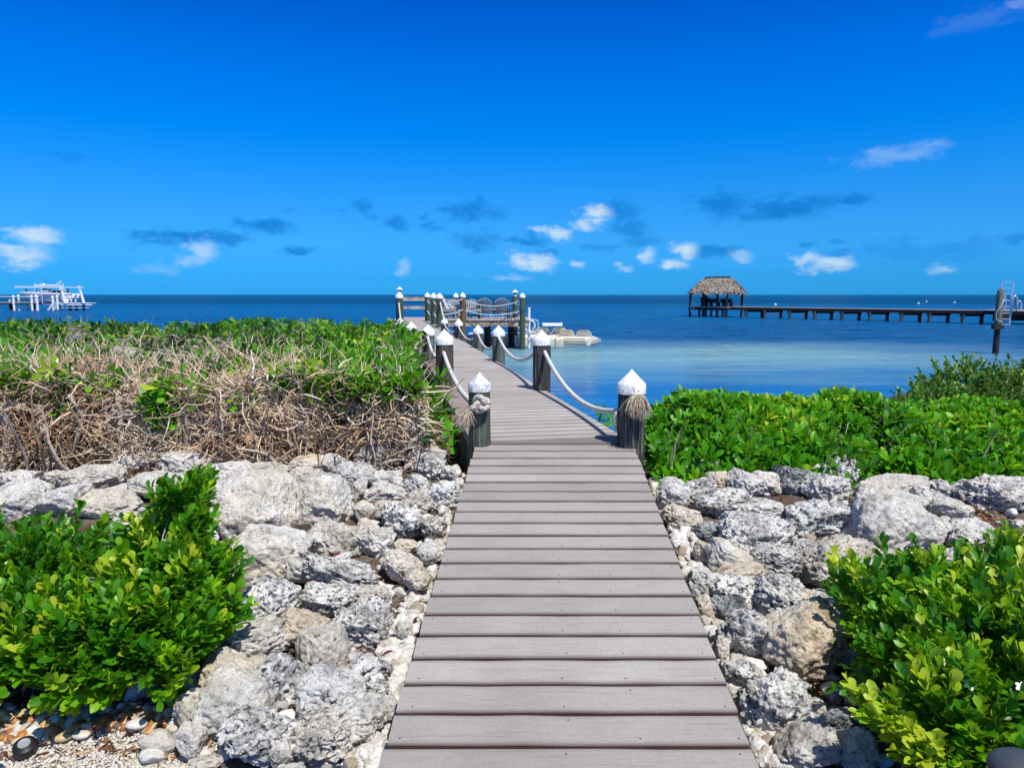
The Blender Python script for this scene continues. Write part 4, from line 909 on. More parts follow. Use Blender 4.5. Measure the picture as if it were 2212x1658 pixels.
for x_, y_ in ((-1.3, -1.6), (.3, -1.6), (1.85, -1.7)):
    c_ = hp(x_, y_, 0); o = pile_mesh(.12, -1.3, DZ-.1, n=8, seed=int(x_*10)); o.v = [(a+c_.x, bb+c_.y, c) for a, bb, c in o.v]; o.build('support_pile', 'pile_dark', hut)
b_ = MB()
for s_ in (-.2, .2): b_.beam(hp(-2.1+s_, -1.86, .45), hp(-2.1+s_, -1.86, 1.65), .05, .05)
for z_ in np.linspace(.5, 1.6, 5): b_.beam(hp(-2.3, -1.86, z_), hp(-1.9, -1.86, z_), .05, .05)
tag(b_.build('ladder', 'white_paint', None, True, loc=tuple(hp(-2.1, -1.86, DZ))), 'small white ladder on the left front of the thatched hut', 'ladder')
def dark_seat(lab, x_, w):
    c_ = hp(x_, -.6, DZ); t = thing('hut_bench', lab, 'bench', tuple(c_), 'dark high-backed seats under the thatch')
    def q(a, b2, z_): return c_+HD*a+HN*b2+Vector((0, 0, z_))
    m_ = MB(); V = [q(-w*.5, -.35, .75), q(w*.5, -.35, .75), q(w*.4, -.25, .4), q(-w*.4, -.25, .4), q(-w*.5, -.28, .75), q(w*.5, -.28, .75), q(w*.4, -.18, .4), q(-w*.4, -.18, .4)]
    m_.add(V, [(3, 2, 1, 0), (4, 5, 6, 7), (0, 1, 5, 4), (1, 2, 6, 5), (2, 3, 7, 6), (3, 0, 4, 7)]); m_.build('backrest', 'black_wood', t)
    m_ = MB(); m_.beam(q(-w*.4, .05, .4), q(w*.4, .05, .4), .5, .07); m_.build('seat', 'black_wood', t)
    for s_ in (-.3, .3): m_ = MB(); m_.beam(q(s_*w, .0, 0), q(s_*w, .0, .4), .09, .3); m_.build('leg', 'black_wood', t)
dark_seat('dark bench with flared backrest in the middle of the thatched hut', .1, 1.35); dark_seat('dark bench with flared backrest at the right end of the thatched hut', 1.75, 1.3)
c_ = hp(-1.4, -.4, DZ); t = thing('pedestal_table', 'tall dark pedestal table at the left end under the thatch', 'table', tuple(c_))
MB().lathe([(.5, .78), (.52, .86)], tuple(c_), 16).build('top', 'black_wood', t); 
for s_ in (-.26, .26): m_ = MB(); m_.beam(c_+HD*s_, c_+HD*s_*1.15+Vector((0, 0, .8)), .16, .2); m_.build('leg', 'black_wood', t)
# ---- mooring pile, ladder and handrails at the right edge
x_ = Xat(2150, 26, 0); zt = Zat(623, 26)
mp_ = thing('mooring_pile', 'tall dark mooring pile with rounded top standing in the shallows at the right edge', 'mooring pile', (x_, 26, 0))
o = MB(); o.lathe([(.10, -1.3), (.105, .2), (.10, .9), (.11, 1.1)], (x_, 26, 0), 20); o.build('lower_pile', 'black_wood', mp_, True)
o = MB(); o.lathe([(.112, 1.1), (.115, 1.3), (.115, zt-.16), (.095, zt-.07), (.04, zt)], (x_, 26, 0), 20); o = o.build('upper_pile', 'pile', mp_, True); smooth_angle(o, 60)
o = MB(); o.box((x_-.1, 25.85, .98), (.34, .2, .16)); o.build('bracket', 'black_wood', mp_)
o = MB(); o.tube([(x_+.05, 25.83, 2.0), (x_-.08, 25.8, 1.75), (x_-.2, 25.85, 1.5), (x_-.17, 25.85, 1.25), (x_+.0, 25.83, 1.16), (x_+.05, 25.83, 1.18)], .014, 6); tag(o.build('mooring_line', 'rope', None, True, loc=(x_, 25.8, 1.6)), 'thin grey line looped on the dark mooring pile', 'line')
yl = 50.3; la = thing('swim_ladder', 'tall aluminium ladder rising beside the dark mooring pile', 'ladder', (Xat(2170, yl), yl, 0))
xa, xb = Xat(2159, yl), Xat(2183, yl); zt, z0 = Zat(609, yl), -.02
for xx in (xa, xb): b_ = MB(); b_.beam((xx, yl, z0), (xx, yl, zt), .09, .09); b_.build('rail', 'alu', la)
for v in (609, 622.5, 635, 649, 662, 676, 689, 700.5): b_ = MB(); z_ = max(Zat(v, yl), .04); b_.beam((xa, yl, z_), (xb, yl, z_), .09, .07); b_.build('rung', 'alu', la)
def hoop(u0, u1, Y, ztop, lab, r=.05):
    x0, x1 = Xat(u0, Y), Xat(u1, Y); pts = [(x0, Y, DZ-.3)]+[((x0+x1)/2-(x1-x0)/2*math.cos(a), Y, ztop-.35+.35*math.sin(a)) for a in np.linspace(0, math.pi, 10)]+[(x1, Y, DZ)]
    b_ = MB(); b_.tube(pts, r, 8); tag(b_.build('handrail', 'alu', None, True, loc=(x0, Y, DZ)), lab, 'handrail', 'white hooped dock handrails')
hoop(2161, 2171.5, 51.2, 2.05, 'white hooped handrail seen through the tall aluminium ladder'); hoop(2185.5, 2196, 50.2, 2.05, 'white hooped handrail just right of the tall aluminium ladder'); hoop(2197, 2206, 51.4, 1.7, 'lower curved white handrail at the right edge of the picture', .035)
ed = thing('dock_end', 'deep dark landing of the dock beyond the mooring pile, at the right edge', 'landing', (39, 51, DZ))
b_ = MB(); b_.box((Xat(2150, 51)+5, 52.3, DZ), (10, 2.4, .07)); b_.build('decking', 'deck_far', ed); b_ = MB(); b_.box((Xat(2150, 51)+5, 51.15, DZ-.38), (10, .1, .68)); b_.build('skirt', 'black_wood', ed)

# ================================================================ BOAT ON ITS LIFT (left, far)
BY = 100.0
def bx_(x, dy=0): return (-72.15+.00696*x)*(BY+dy)/BY
def bz_(y): return 6.12-.00696*y
bt = thing('motor_boat', 'white and grey centre-console motor boat with hard top hanging on a boat lift', 'boat', (bx_(950), BY, bz_(740)))
secs = []
st = [(490, 538, 560, .05), (560, 536, 640, .55), (680, 540, 715, 1.0), (850, 545, 745, 1.25), (1050, 552, 752, 1.3), (1250, 558, 752, 1.3), (1400, 562, 748, 1.25)]
V = []; Fs = []
for (x, yt, yb, w) in st:
    zt, zb = bz_(yt), bz_(yb); zm = zt*.35+zb*.65; X_ = bx_(x)
    V += [(X_, BY-w, zt), (X_, BY-w*.96, (zt+zm)/2), (X_, BY-w*.75, zm), (X_, BY, zb), (X_, BY+w*.75, zm), (X_, BY+w*.96, (zt+zm)/2), (X_, BY+w, zt), (X_, BY, zt-.02)]
for i in range(len(st)-1): Fs += [(i*8+k, (i+1)*8+k, (i+1)*8+(k+1) % 8, i*8+(k+1) % 8) for k in range(8)]
Fs += [tuple(range(7, -1, -1)), tuple((len(st)-1)*8+k for k in range(8))]
link_mesh('hull', V, Fs, 'grey_hull', bt, True)
b_ = MB()
for sgn in (-1, 1): 
    for i in range(len(st)-1): b_.beam((bx_(st[i][0]-8), BY+sgn*st[i][3], bz_(st[i][1]-3)), (bx_(st[i+1][0]), BY+sgn*st[i+1][3], bz_(st[i+1][1]-3)), .1, .26)
b_.build('gunwale', 'white_paint', bt)
b_ = MB(); V = [(bx_(910), BY+s*.5, bz_(548)) for s in (-1, 1)]+[(bx_(960), BY+s*.45, bz_(492)) for s in (-1, 1)]+[(bx_(1090), BY+s*.45, bz_(480)) for s in (-1, 1)]+[(bx_(1110), BY+s*.5, bz_(552)) for s in (-1, 1)]
b_.add(V, [(0, 2, 4, 6), (7, 5, 3, 1), (0, 1, 3, 2), (2, 3, 5, 4), (4, 5, 7, 6), (6, 7, 1, 0)]); con = b_.build('console', 'white_paint', bt)
b_ = MB(); b_.box((bx_(1030), BY, bz_(470)), (.75, .9, .2), ry=.15); b_.build('windshield', 'glass', con)
b_ = MB(); b_.box((bx_(1080), BY, bz_(388)), (2.8, 2.0, .13), ch=.05); b_.box((bx_(1075), BY, bz_(398)), (3.0, 1.8, .06)); tt = b_.build('hard_top', 'white_paint', bt)
MB().lathe([(.14, 0), (.16, .1), (.1, .22)], (bx_(975), BY, bz_(381)), 12).build('radar_dome', 'white_paint', tt)
b_ = MB(); b_.tube([(bx_(1215, -.6), BY-.6, bz_(392)), (bx_(1320, -.6), BY-.6, bz_(320))], [.07, .13], 8); b_.build('outrigger', 'white_paint', tt)  # slanted outrigger on the hard top, not a lamp
for x in (940, 1095, 1225): b_ = MB(); b_.beam((bx_(x, -.7), BY-.7, bz_(552)), (bx_(x+8, -.7), BY-.7, bz_(395)), .05, .05); b_.beam((bx_(x, +.7), BY+.7, bz_(552)), (bx_(x+8, +.7), BY+.7, bz_(395)), .05, .05); b_.build('top_support', 'alu', bt)
b_ = MB(); b_.box((bx_(1230), BY, bz_(520)), (.5, 1.0, .45)); b_.build('helm_seat', 'chair_dark', bt)
for k_, yy in enumerate((-.5, .5)):
    b_ = MB(); b_.box((bx_(1610), BY+yy, bz_(600)), (.45, .42, .55), ry=.35, ch=.08); b_.box((bx_(1560), BY+yy, bz_(670)), (.2, .2, .7), ry=.2); b_.beam((bx_(1400), BY+yy, bz_(610)), (bx_(1560), BY+yy, bz_(620)), .3, .2); b_.build('outboard_motor', 'white_paint', bt)
lf = thing('boat_lift', 'boat lift frame of white overhead beams on dark and white piles around the motor boat', 'boat lift', (bx_(1060), BY, 0))
for yy in (-2.0, 2.0): b_ = MB(); b_.box((bx_(1065), BY+yy, bz_(425)), ((1530-590)*.00696, .25, .17 if yy < 0 else .1)); b_.build('top_beam', 'white_paint', lf)
for x in (615, 810, 1450):
    b_ = MB(); b_.lathe([(.14, -1.5), (.13, bz_(450))], (bx_(x, +2.0), BY+2.0, 0), 10); b_.build('dark_pile', 'pile_green', lf)
for x, yt in ((795, 335), (920, 340), (1372, 355)): b_ = MB(); b_.lathe([(.04, .9), (.035, bz_(yt))], (bx_(x, -2.2), BY-2.2, 0), 8); b_.build('guide_pole', 'white_paint', lf)
for x in (860, 1150): b_ = MB(); b_.beam((bx_(x-100), BY, bz_(765)), (bx_(x+100), BY, bz_(765)), 2.4, .1); b_.build('cradle_beam', 'alu', lf)
pg = 'white-capped piles of the far left dock'
for i, (x, yt, mt, lab) in enumerate(((270, 575, 'white_paint', 'left one of the outer pair of white far dock piles at the left edge'), (340, 575, 'white_paint', 'right one of the outer pair of white far dock piles at the left edge'), (745, 592, 'white_paint', 'left one of the white pile pair below the boat bow'), (805, 582, 'white_paint', 'right one of the white pile pair below the boat bow'),
     (1095, 592, 'white_paint', 'leftmost of three white piles below the boat console'), (1145, 588, 'white_paint', 'middle of three white piles below the boat console'), (1200, 592, 'white_paint', 'rightmost of three white piles below the boat console'), (1465, 600, 'white_paint', 'white-capped pile left of the outboard motors'), (1590, 592, 'white_paint', 'white-capped pile right beside the outboard motors'), (628, 675, 'pile_dark', 'short dark pile with white ring under the boat bow'))):
    X_ = bx_(x); t = thing('dock_pile', lab, 'pile', (X_, BY-4.0+(i % 2)*.4, 0), pg); zt = bz_(yt)
    MB().lathe([(.15, -1.5), (.14, zt-.25)], n=12).build('pile', mt, t, world=False); o = MB().lathe([(.18, zt-.25), (.18, zt-.12), (.01, zt+.08)], n=14).build('cap', 'white_paint', t, world=False)
dk = thing('far_dock', 'low dark dock with thin white rails reaching from the left edge to the boat lift', 'dock', (bx_(200, -3.5), BY-3.5, 1))
b_ = MB(); b_.box((bx_(100, -3.4), BY-3.4, bz_(745)), (10, 1.3, .2)); b_.build('decking', 'black_wood', dk); b_ = MB(); b_.box((bx_(100, -4.05), BY-4.05, bz_(722)), (10, .06, .06)); b_.build('edge_rail', 'white_paint', dk)
b_ = MB(); b_.box((bx_(0, -4.0), BY-4.0, bz_(612)), (9.4, .08, .09)); b_.build('top_rail', 'white_paint', dk)
b_ = MB(); b_.box((bx_(1570, -3.2), BY-3.2, bz_(738)), (4.9, 1.6, .12)); b_.box((bx_(1600, -4.02), BY-4.02, bz_(770)), (4.2, .06, .12)); b_.box((bx_(1570, -4.0), BY-4.0, bz_(826)), (3.8, .06, .06)); b_.build('landing', 'white_paint', dk)
for x in (1245, 1475, 1600, 1745, 290, 770): b_ = MB(); b_.lathe([(.2, -1.5), (.19, bz_(750))], (bx_(x, -3.3), BY-3.3, 0), 10); b_.build('support_pile', 'black_wood', dk)
wg = thing('dock_ramp', 'pair of white slanting ramp rails dipping into the water left of the boat stern', 'ramp', (bx_(1150, -4.6), BY-4.6, .5))
for (xa_, xb_) in ((1010, 1140), (1035, 1165), (1110, 1240), (1140, 1290)): b_ = MB(); b_.beam((bx_(xa_, -4.6), BY-4.6, bz_(872)), (bx_(xb_, -4.6), BY-4.6, bz_(715)), .09, .09); b_.build('ramp_rail', 'white_paint', wg)
for i, (x0, x1, yt, lab) in enumerate(((1380, 1325, 465, 'leaning white davit with a flat head in front of the motor boat'), (1755, 1690, 430, 'leaning white davit with a flat head at the right end of the far dock'))):
    t = thing('davit', lab, 'davit', (bx_(x0, -4.2), BY-4.2, 1.0), 'white davits on the far dock')
    b_ = MB(); b_.tube([(bx_(x0, -4.2), BY-4.2, bz_(740)), (bx_(x1, -4.2), BY-4.2, bz_(yt+20))], [.19, .13], 10); b_.build('mast', 'white_paint', t); b_ = MB(); b_.box((bx_(x1+18, -4.2), BY-4.2, bz_(yt+8)), (.75, .3, .13)); b_.box((bx_(x1-5, -4.2), BY-4.2, bz_(yt-12)), (.22, .2, .2)); b_.build('head', 'white_paint', t)
# mooring buoys far out
for i, (u, v, lab) in enumerate(((2001, 652, 'tiny white buoy left of centre beyond the long dock'), (1984, 656, 'tiny white buoy, the lowest of the specks beyond the long dock'), (2282/1, 650, None), (1675, 659, 'tiny white buoy just right of the thatched hut'), (2062, 654, 'tiny white buoy beyond the dock, left of the mooring pile'))):
    if lab is None: continue
    Y = CAMZ/math.tan(PITCH+math.atan((v-829)/F)); o = MB().lathe([(.01, -.2), (.22, -.1), (.26, .1), (.15, .3), (.01, .36)], (0, 0, 0), 10).build('buoy', 'white', world=True); o.location = (Xat(u, Y, 0), Y, 0); tag(o, lab, 'buoy', 'white mooring buoys')

# ================================================================ CORAL ROCKS
# measured in two enlarged crops of the photograph: centre, size, tilt; material; label
CB = (0, 1250, .633/1.3563); CR = (1900, 1300, .5723/1.3563)
RK = {'w': 'rock_white', 's': 'rock_smooth', 'k': 'rock_speck', 't': 'rock_tan', 'd': 'rock_dark'}
ROCKS_L = [
 (70,245,200,90,0,'w','grey-white rock at the left edge, highest of the left bank under the twigs'),
 (95,350,290,190,10,'s','broad pale boulder at the left edge above the left shrub'),
 (250,228,100,50,0,'w','small flat stone between the left edge boulder and the bare-twig hedge'),
 (425,240,290,140,0,'s','wide tan-white boulder topped by a brown dead leaf, below the twigs at left'),
 (305,350,210,150,20,'s','rounded tan-grey boulder just above the top of the left shrub'),
 (520,352,250,140,-5,'s','smooth white slab left of the tall shrub peak'),
 (625,165,190,80,0,'w','flat grey stone tucked beneath the twigs left of the big back boulder'),
 (870,185,250,150,-8,'w','big ridged grey boulder touching the twigs, behind the tall shrub peak'),
 (790,280,320,130,-5,'s','long smooth slab in front of the big ridged grey boulder'),
 (590,290,100,55,0,'s','small round stone between two slabs near the leaf litter patch'),
 (965,310,170,110,10,'s','smooth white rock right of the tall shrub peak, upper one'),
 (1075,225,200,130,0,'s','rounded pale boulder below the twigs, left of the row of small back stones'),
 (1230,235,230,130,5,'w','pitted broad rock in the second row, above the huge flat slab'),
 (1270,155,150,75,0,'s','small smooth stone directly under the twigs above the pitted broad rock'),
 (1425,178,165,90,0,'t','beige stone directly under the twigs, right of the small smooth one'),
 (1410,245,170,110,0,'w','rough stone with a small brown hole above the big rounded boulder'),
 (1535,175,130,90,0,'w','white stone in the back row beside the tan-topped rock'),
 (1640,115,150,90,0,'t','tan-topped stone against the twig hedge, left of the speckled white boulder'),
 (1735,135,220,150,15,'k','speckled white boulder, highest rock near the ramp top on the left'),
 (1875,98,130,80,0,'k','small white knob touching the hedge corner left of the side ledge'),
 (1985,150,160,110,0,'s','smooth pale rock below the hedge corner, left of the ledge'),
 (2110,120,120,110,0,'k','grey rough rock beneath the side ledge beside the knotted post'),
 (1640,225,200,120,0,'w','grey-white rock overhanging a dark hollow, right above the big rounded boulder'),
 (1790,245,150,80,0,'w','small rock wedged below the speckled white boulder'),
 (1930,265,110,90,0,'w','pale stone between the smooth corner rock and the ribbed one'),
 (2000,200,140,120,20,'k','deeply ribbed white rock in the cluster left of the ramp top'),
 (1785,315,180,95,-8,'w','oblong pale rock left of the ribbed cluster, below the wedged stone'),
 (1925,350,150,110,20,'t','cream-tinted stone touching the round black-speckled rock'),
 (2060,325,170,150,0,'k','bumpy white boulder touching the ramp edge, below the ribbed rock'),
 (2090,215,90,70,0,'w','pale stone squeezed between the ramp edge and the ribbed rock'),
 (1865,440,190,180,0,'k','round white rock boldly speckled black, three rocks left of the ramp'),
 (2010,468,115,100,0,'k','dark speckled rock touching the ramp edge right of the round speckled one'),
 (1500,378,280,290,-12,'s','big rounded boulder with a dark eye-like hole, centre of the left bank'),
 (1190,400,380,340,0,'s','huge flat pale slab with a long crack right of the tall shrub'),
 (1690,395,100,95,0,'t','small tan stone in the gap right of the big holed boulder'),
 (1775,385,100,80,0,'t','pitted cream stone left of the round black-speckled rock'),
 (1665,290,70,110,0,'w','narrow upright stone against the right shoulder of the holed boulder'),
 (1560,520,250,160,-18,'w','sloping grey-white boulder under the dark shadow of the holed boulder'),
 (1740,522,165,135,0,'w','nubbly white rock right of the sloping boulder'),
 (1250,600,330,280,-25,'s','large lower slab leaning towards the right tip of the tall shrub'),
 (1425,660,190,130,-15,'s','smooth pale wedge rock beside the red dead leaf'),
 (1580,675,400,150,-20,'k','long loaf-shaped ridged rock crossing the middle of the left bank'),
 (1855,640,180,120,-25,'t','thin-edged tilted rock over a black gap left of the ramp'),
 (1985,585,110,90,0,'w','pale stone at the ramp edge above the mossy gap stones'),
 (1880,555,120,70,0,'t','beige rubble stone below the round black-speckled rock'),
 (1250,815,225,220,0,'k','square-shouldered rock with deep folds, touching the right tip of the shrub'),
 (1528,795,255,135,-5,'k','whale-shaped grey rock below the long loaf-shaped one'),
 (1730,780,145,100,0,'t','olive-stained tan stone right of the whale-shaped rock'),
 (1930,712,120,80,0,'t','brownish stone at the ramp edge just above the white rubble'),
 (1420,925,220,150,-10,'t','white rock with rusty brown top between two boulders in the middle'),
 (1675,925,275,220,8,'k','hefty heavily pitted boulder left of the white rubble beside the ramp'),
 (1180,990,310,170,10,'w','flattish grey-white rock whose left end meets the shrub leaves'),
 (1490,1045,235,260,20,'s','fan-grooved white coral head in the middle of the lower left bank'),
 (1075,1150,260,190,-15,'t','pinkish tan boulder at the lower right corner of the left shrub'),
 (1285,1195,230,290,10,'k','dark knobbly boulder left below the fan-grooved coral head'),
 (1700,1120,220,130,10,'k','domed porous rock right of the fan-grooved coral head'),
 (1535,1235,290,190,-10,'w','broad honeycombed boulder below the fan-grooved coral head'),
 (1720,1210,170,120,5,'k','rounded rock on the right shoulder of the broad honeycombed boulder'),
 (1660,1350,240,180,0,'w','round grey-white boulder near the ramp, above the orange leaf litter'),
 (1785,1300,120,110,30,'w','pointed stone between the round boulder and the ramp edge'),
 (1090,1290,340,270,-25,'s','massive ridged boulder, biggest rock at the bottom of the left bank'),
 (900,1310,150,150,0,'t','beige rock with a rounded back at the end of the river pebbles'),
 (885,1445,120,150,0,'s','upright pale rock at the edge of the pea gravel'),
 (1190,1440,330,230,0,'k','lumpy white rock at the foot of the massive ridged boulder'),
 (1455,1440,320,210,8,'k','coral dome with fine honeycomb dots, lowest big rock left of the ramp'),
 (1305,1510,95,130,20,'w','small oval stone between the lumpy rock and the honeycomb dome'),
 (950,1548,150,60,0,'t','low tan-white stone at the very bottom beside the gravel'),
 (600,480,150,140,0,'s','pale rock seen in the notch between the two left shrubs, upper one'),
 (600,610,130,140,0,'s','pale rock seen in the notch between the two left shrubs, lower one'),
 (1866,938,82,66,0,'w','small round grey cobble near a red leaf at the ramp edge'),
 (1340,1590,130,60,0,'w','half cut-off pale stone at the bottom edge left of the ramp'),
 (1195,1085,90,60,0,'t','small yellowish stone between pinkish boulder and dark knobbly boulder'),
 (1585,600,80,40,0,'w','sliver of pale rock on top of the long loaf-shaped rock'),
 (1330,330,70,120,0,'w','brown-stained narrow stone between the huge slab and the holed boulder'),
 (1690,455,70,60,0,'t','crumbly tan stone beneath the small tan one in the gap')]
ROCKS_R = [
 (270,130,190,130,0,'k','knobbly white rock against the big-leaf hedge, nearest to the ramp'),
 (120,205,110,65,0,'w','small grey stone between the ramp edge and the knobbly rock'),
 (125,272,150,120,0,'w','grey rock touching the right ramp edge, second from the top'),
 (245,240,170,110,20,'k','white rock with a dark overhang left side, upper right bank near the ramp'),
 (370,190,130,85,0,'t','warm tan rock under the big-leaf hedge right of the knobbly rock'),
 (500,215,170,120,-20,'w','peaked grey-white rock right of the warm tan one'),
 (600,205,150,110,0,'s','grey smooth rock under the hedge, left of the charcoal rock'),
 (755,200,185,160,10,'d','charcoal grey furrowed rock under the big-leaf hedge'),
 (870,148,115,90,0,'s','small grey slab behind the charcoal rock'),
 (1000,148,150,150,0,'k','upright peaked rock standing highest against the hedge, right of the charcoal rock'),
 (910,248,190,150,10,'w','rounded white rock right below the charcoal rock'),
 (395,310,270,140,8,'k','frilly white rock with many nubs, second row of the right bank'),
 (180,385,190,110,-15,'t','tan slab overhanging a black gap at the right ramp edge'),
 (310,445,140,80,0,'d','small blackish stone in the gap below the tan slab'),
 (570,335,190,95,0,'w','jumbled pale stone below the peaked grey-white rock'),
 (600,398,130,70,0,'k','low white stone above the rough grey giant'),
 (865,385,300,170,10,'k','striped ridged rock left of the tall triangular boulder'),
 (1190,455,400,340,38,'s','tall triangular pale boulder, largest on the right bank'),
 (1250,225,320,110,8,'s','long sloping grey slab against the hedge behind the triangular boulder'),
 (1310,300,200,90,15,'s','pale sloping rock between the long slab and the triangular boulder'),
 (1430,300,130,130,0,'w','rounded grey rock beside the tall narrow stone'),
 (1492,235,85,105,0,'w','tall narrow stone left of the dark-bellied boulder'),
 (1760,275,330,180,5,'k','dark-bellied overhanging boulder at the right edge under the hedge'),
 (1905,230,100,110,0,'s','pale end of a boulder cut off by the right edge'),
 (1410,455,220,140,10,'w','oval grey rock right of the triangular boulder, below the leaf litter'),
 (1555,335,190,110,0,'s','flat pale stone below the tall narrow stone'),
 (1635,470,220,150,0,'w','ribbed grey rock left of the smooth right-hand rock'),
 (1855,520,210,140,10,'s','smooth pale rock above the right shrub near the right edge'),
 (1605,590,240,110,0,'w','dark-topped flat rock just above the right shrub tips'),
 (1905,415,80,50,0,'s','small pale stone in the leaf litter at the right edge'),
 (545,490,400,240,0,'k','rough grey giant with a radiating coral fan, centre of the right bank'),
 (400,590,210,160,-30,'s','white fan of coral ribs below the rough grey giant'),
 (660,600,210,130,5,'k','snowy lumpy rock in front of the rough grey giant'),
 (800,520,90,60,0,'k','small white stone in the black gap right of the rough grey giant'),
 (945,610,350,210,15,'w','wide domed grey rock above the first tips of the right shrub'),
 (480,665,250,95,10,'t','creamy tan oblong rock right of the coral fan'),
 (290,555,100,120,15,'t','yellowish stone at the ramp edge left of the rough giant'),
 (450,755,230,150,0,'k','ribbed white rock with blue-black shadows under the creamy oblong'),
 (275,720,130,160,-20,'w','ribbed pale coral piece along the right ramp edge'),
 (400,830,165,120,10,'d','black-grey sheared rock in the middle of the right bank near the ramp'),
 (665,790,250,190,-5,'k','fluffy-looking white rounded rock right of the black-grey sheared rock'),
 (800,790,90,80,0,'t','tiny cream block on the right of the fluffy-looking rock'),
 (870,790,100,80,0,'w','small white block left of the shrub tips, beside the cream block'),
 (480,985,260,230,35,'k','triangular pitted rock above the deep black hole by the ramp'),
 (780,1025,400,350,25,'t','big honey-tan boulder with blue-grey leaf shadows on it'),
 (950,860,180,110,20,'s','grey slab rising behind the big honey-tan boulder'),
 (650,1330,310,270,25,'k','broad white boulder beside the ramp, below the deep hole'),
 (500,1170,130,110,0,'k','small nubby rock between the ramp and the big honey-tan boulder'),
 (415,1155,80,90,0,'w','little pale rock touching the ramp edge left of the small nubby rock'),
 (800,1545,290,190,25,'w','low spreading white rock at the bottom of the right bank'),
 (862,1365,90,90,0,'w','small white stone above the bluish shaded rock'),
 (955,1410,160,110,20,'d','bluish shaded rock under the right shrub'),  # shrub shade put into its colour through the dark rock material
 (1060,1560,190,150,20,'t','tan shaded rock at the bottom edge under the right shrub'),
 (285,830,75,150,10,'t','mossy narrow stone along the right ramp edge near the black-grey rock'),
 (1075,745,150,100,0,'w','grey rock half covered by the left tips of the right shrub'),
 (1340,640,120,90,0,'w','light stone peeping out above the middle of the right shrub'),
 (375,1035,60,120,0,'t','brown stained stone inside the hole at the right ramp edge'),
 (960,1290,60,110,0,'d','thin dark stone beside the shrub, above the bluish shaded rock')]
def make_rock(px_, py_, w, h, rot, mt, label, seed, crop):
    ox, oy, sc = crop; u = ox/1.3563+px_*sc; v = oy/1.3563+py_*sc; kk = 1.13 if crop is CB else 1.23; w *= sc*kk; h *= sc*kk*1.02
    p, t = hit(u, v, .06)
    if p is None or p.y > 6: p, t = hit(u, v+25, .06)
    if p is None: return
    d = ray(u, v); depth = t; rx = w/2*depth/F; vis = h/2*depth/F
    th = math.atan2(-d.z, d.y)                 # looking down by this angle
    ry = min(max(.62*rx+.38*vis, .04), vis*1.6); zz = vis*vis-(ry*math.sin(th))**2; rz = math.sqrt(max(zz, (vis*.35)**2))/max(math.cos(th), .5); rz = min(rz, max(rx, ry)*1.05)
    c = Vector((0, 0, CAMZ))+d*t; gz = float(ground_z(c.x, c.y)); c.z = max(c.z, gz+rz*.25)
    big = w > 60; V, Fa = ICO[6 if big else 5]; V = V.copy(); rr = np.random.default_rng(seed)
    for _ in range(9):                          # broken faces
        n = rr.normal(size=3); n /= np.linalg.norm(n); dd = rr.uniform(.58, .88); s_ = V@n-dd; V = V-np.outer(np.maximum(s_, 0)*.92, n)
    V = np.sign(V)*np.abs(V)**.84; n0 = V/np.linalg.norm(V, axis=1, keepdims=True)
    o3 = rr.uniform(0, 90, 3)
    a1 = fbm(V*1.3+o3, 3, seed)-.5; a2 = fbm(V*3.6+o3, 4, seed+3)-.5; q = 9*max(rx, .08)/.16; a3 = fbm(V*q+o3, 3, seed+7)-.5
    rough = {'s': .6, 't': .8, 'w': 1.0, 'k': 1.35, 'd': 1.2}[mt]
    rid = 1-np.abs(2*fbm(V*4.4+o3+5, 3, seed+11)-1); pits = np.clip(vnoise(V*q*1.1+o3, seed+5)-.66, 0, 1)
    r_ = a1*.42+a2*.30*rough+a3*.15*rough+(rid-.75)*.16*rough-pits*.28*rough
    V = V+n0*r_[:, None]
    mx = (V.max(0)-V.min(0))/2; V = (V-(V.max(0)+V.min(0))/2)/mx
    V = V*np.array([rx, ry, rz]); ca, sa = math.cos(R(-rot)), math.sin(R(-rot))
    V = V@np.array([[ca, 0, -sa], [0, 1, 0], [sa, 0, ca]])
    o = link_mesh('coral_rock', V, Fa, RK[mt], smooth=True, world=False); o.location = c
    tag(o, label, 'rock', 'coral rocks of the left bank' if crop is CB else 'coral rocks of the right bank')
sd_ = 100
for crop, lst in ((CB, ROCKS_L), (CR, ROCKS_R)):
    for (a, b_, w, h, rot, mt, lab) in lst: make_rock(a, b_, w, h, rot, mt, lab, sd_, crop); sd_ += 13

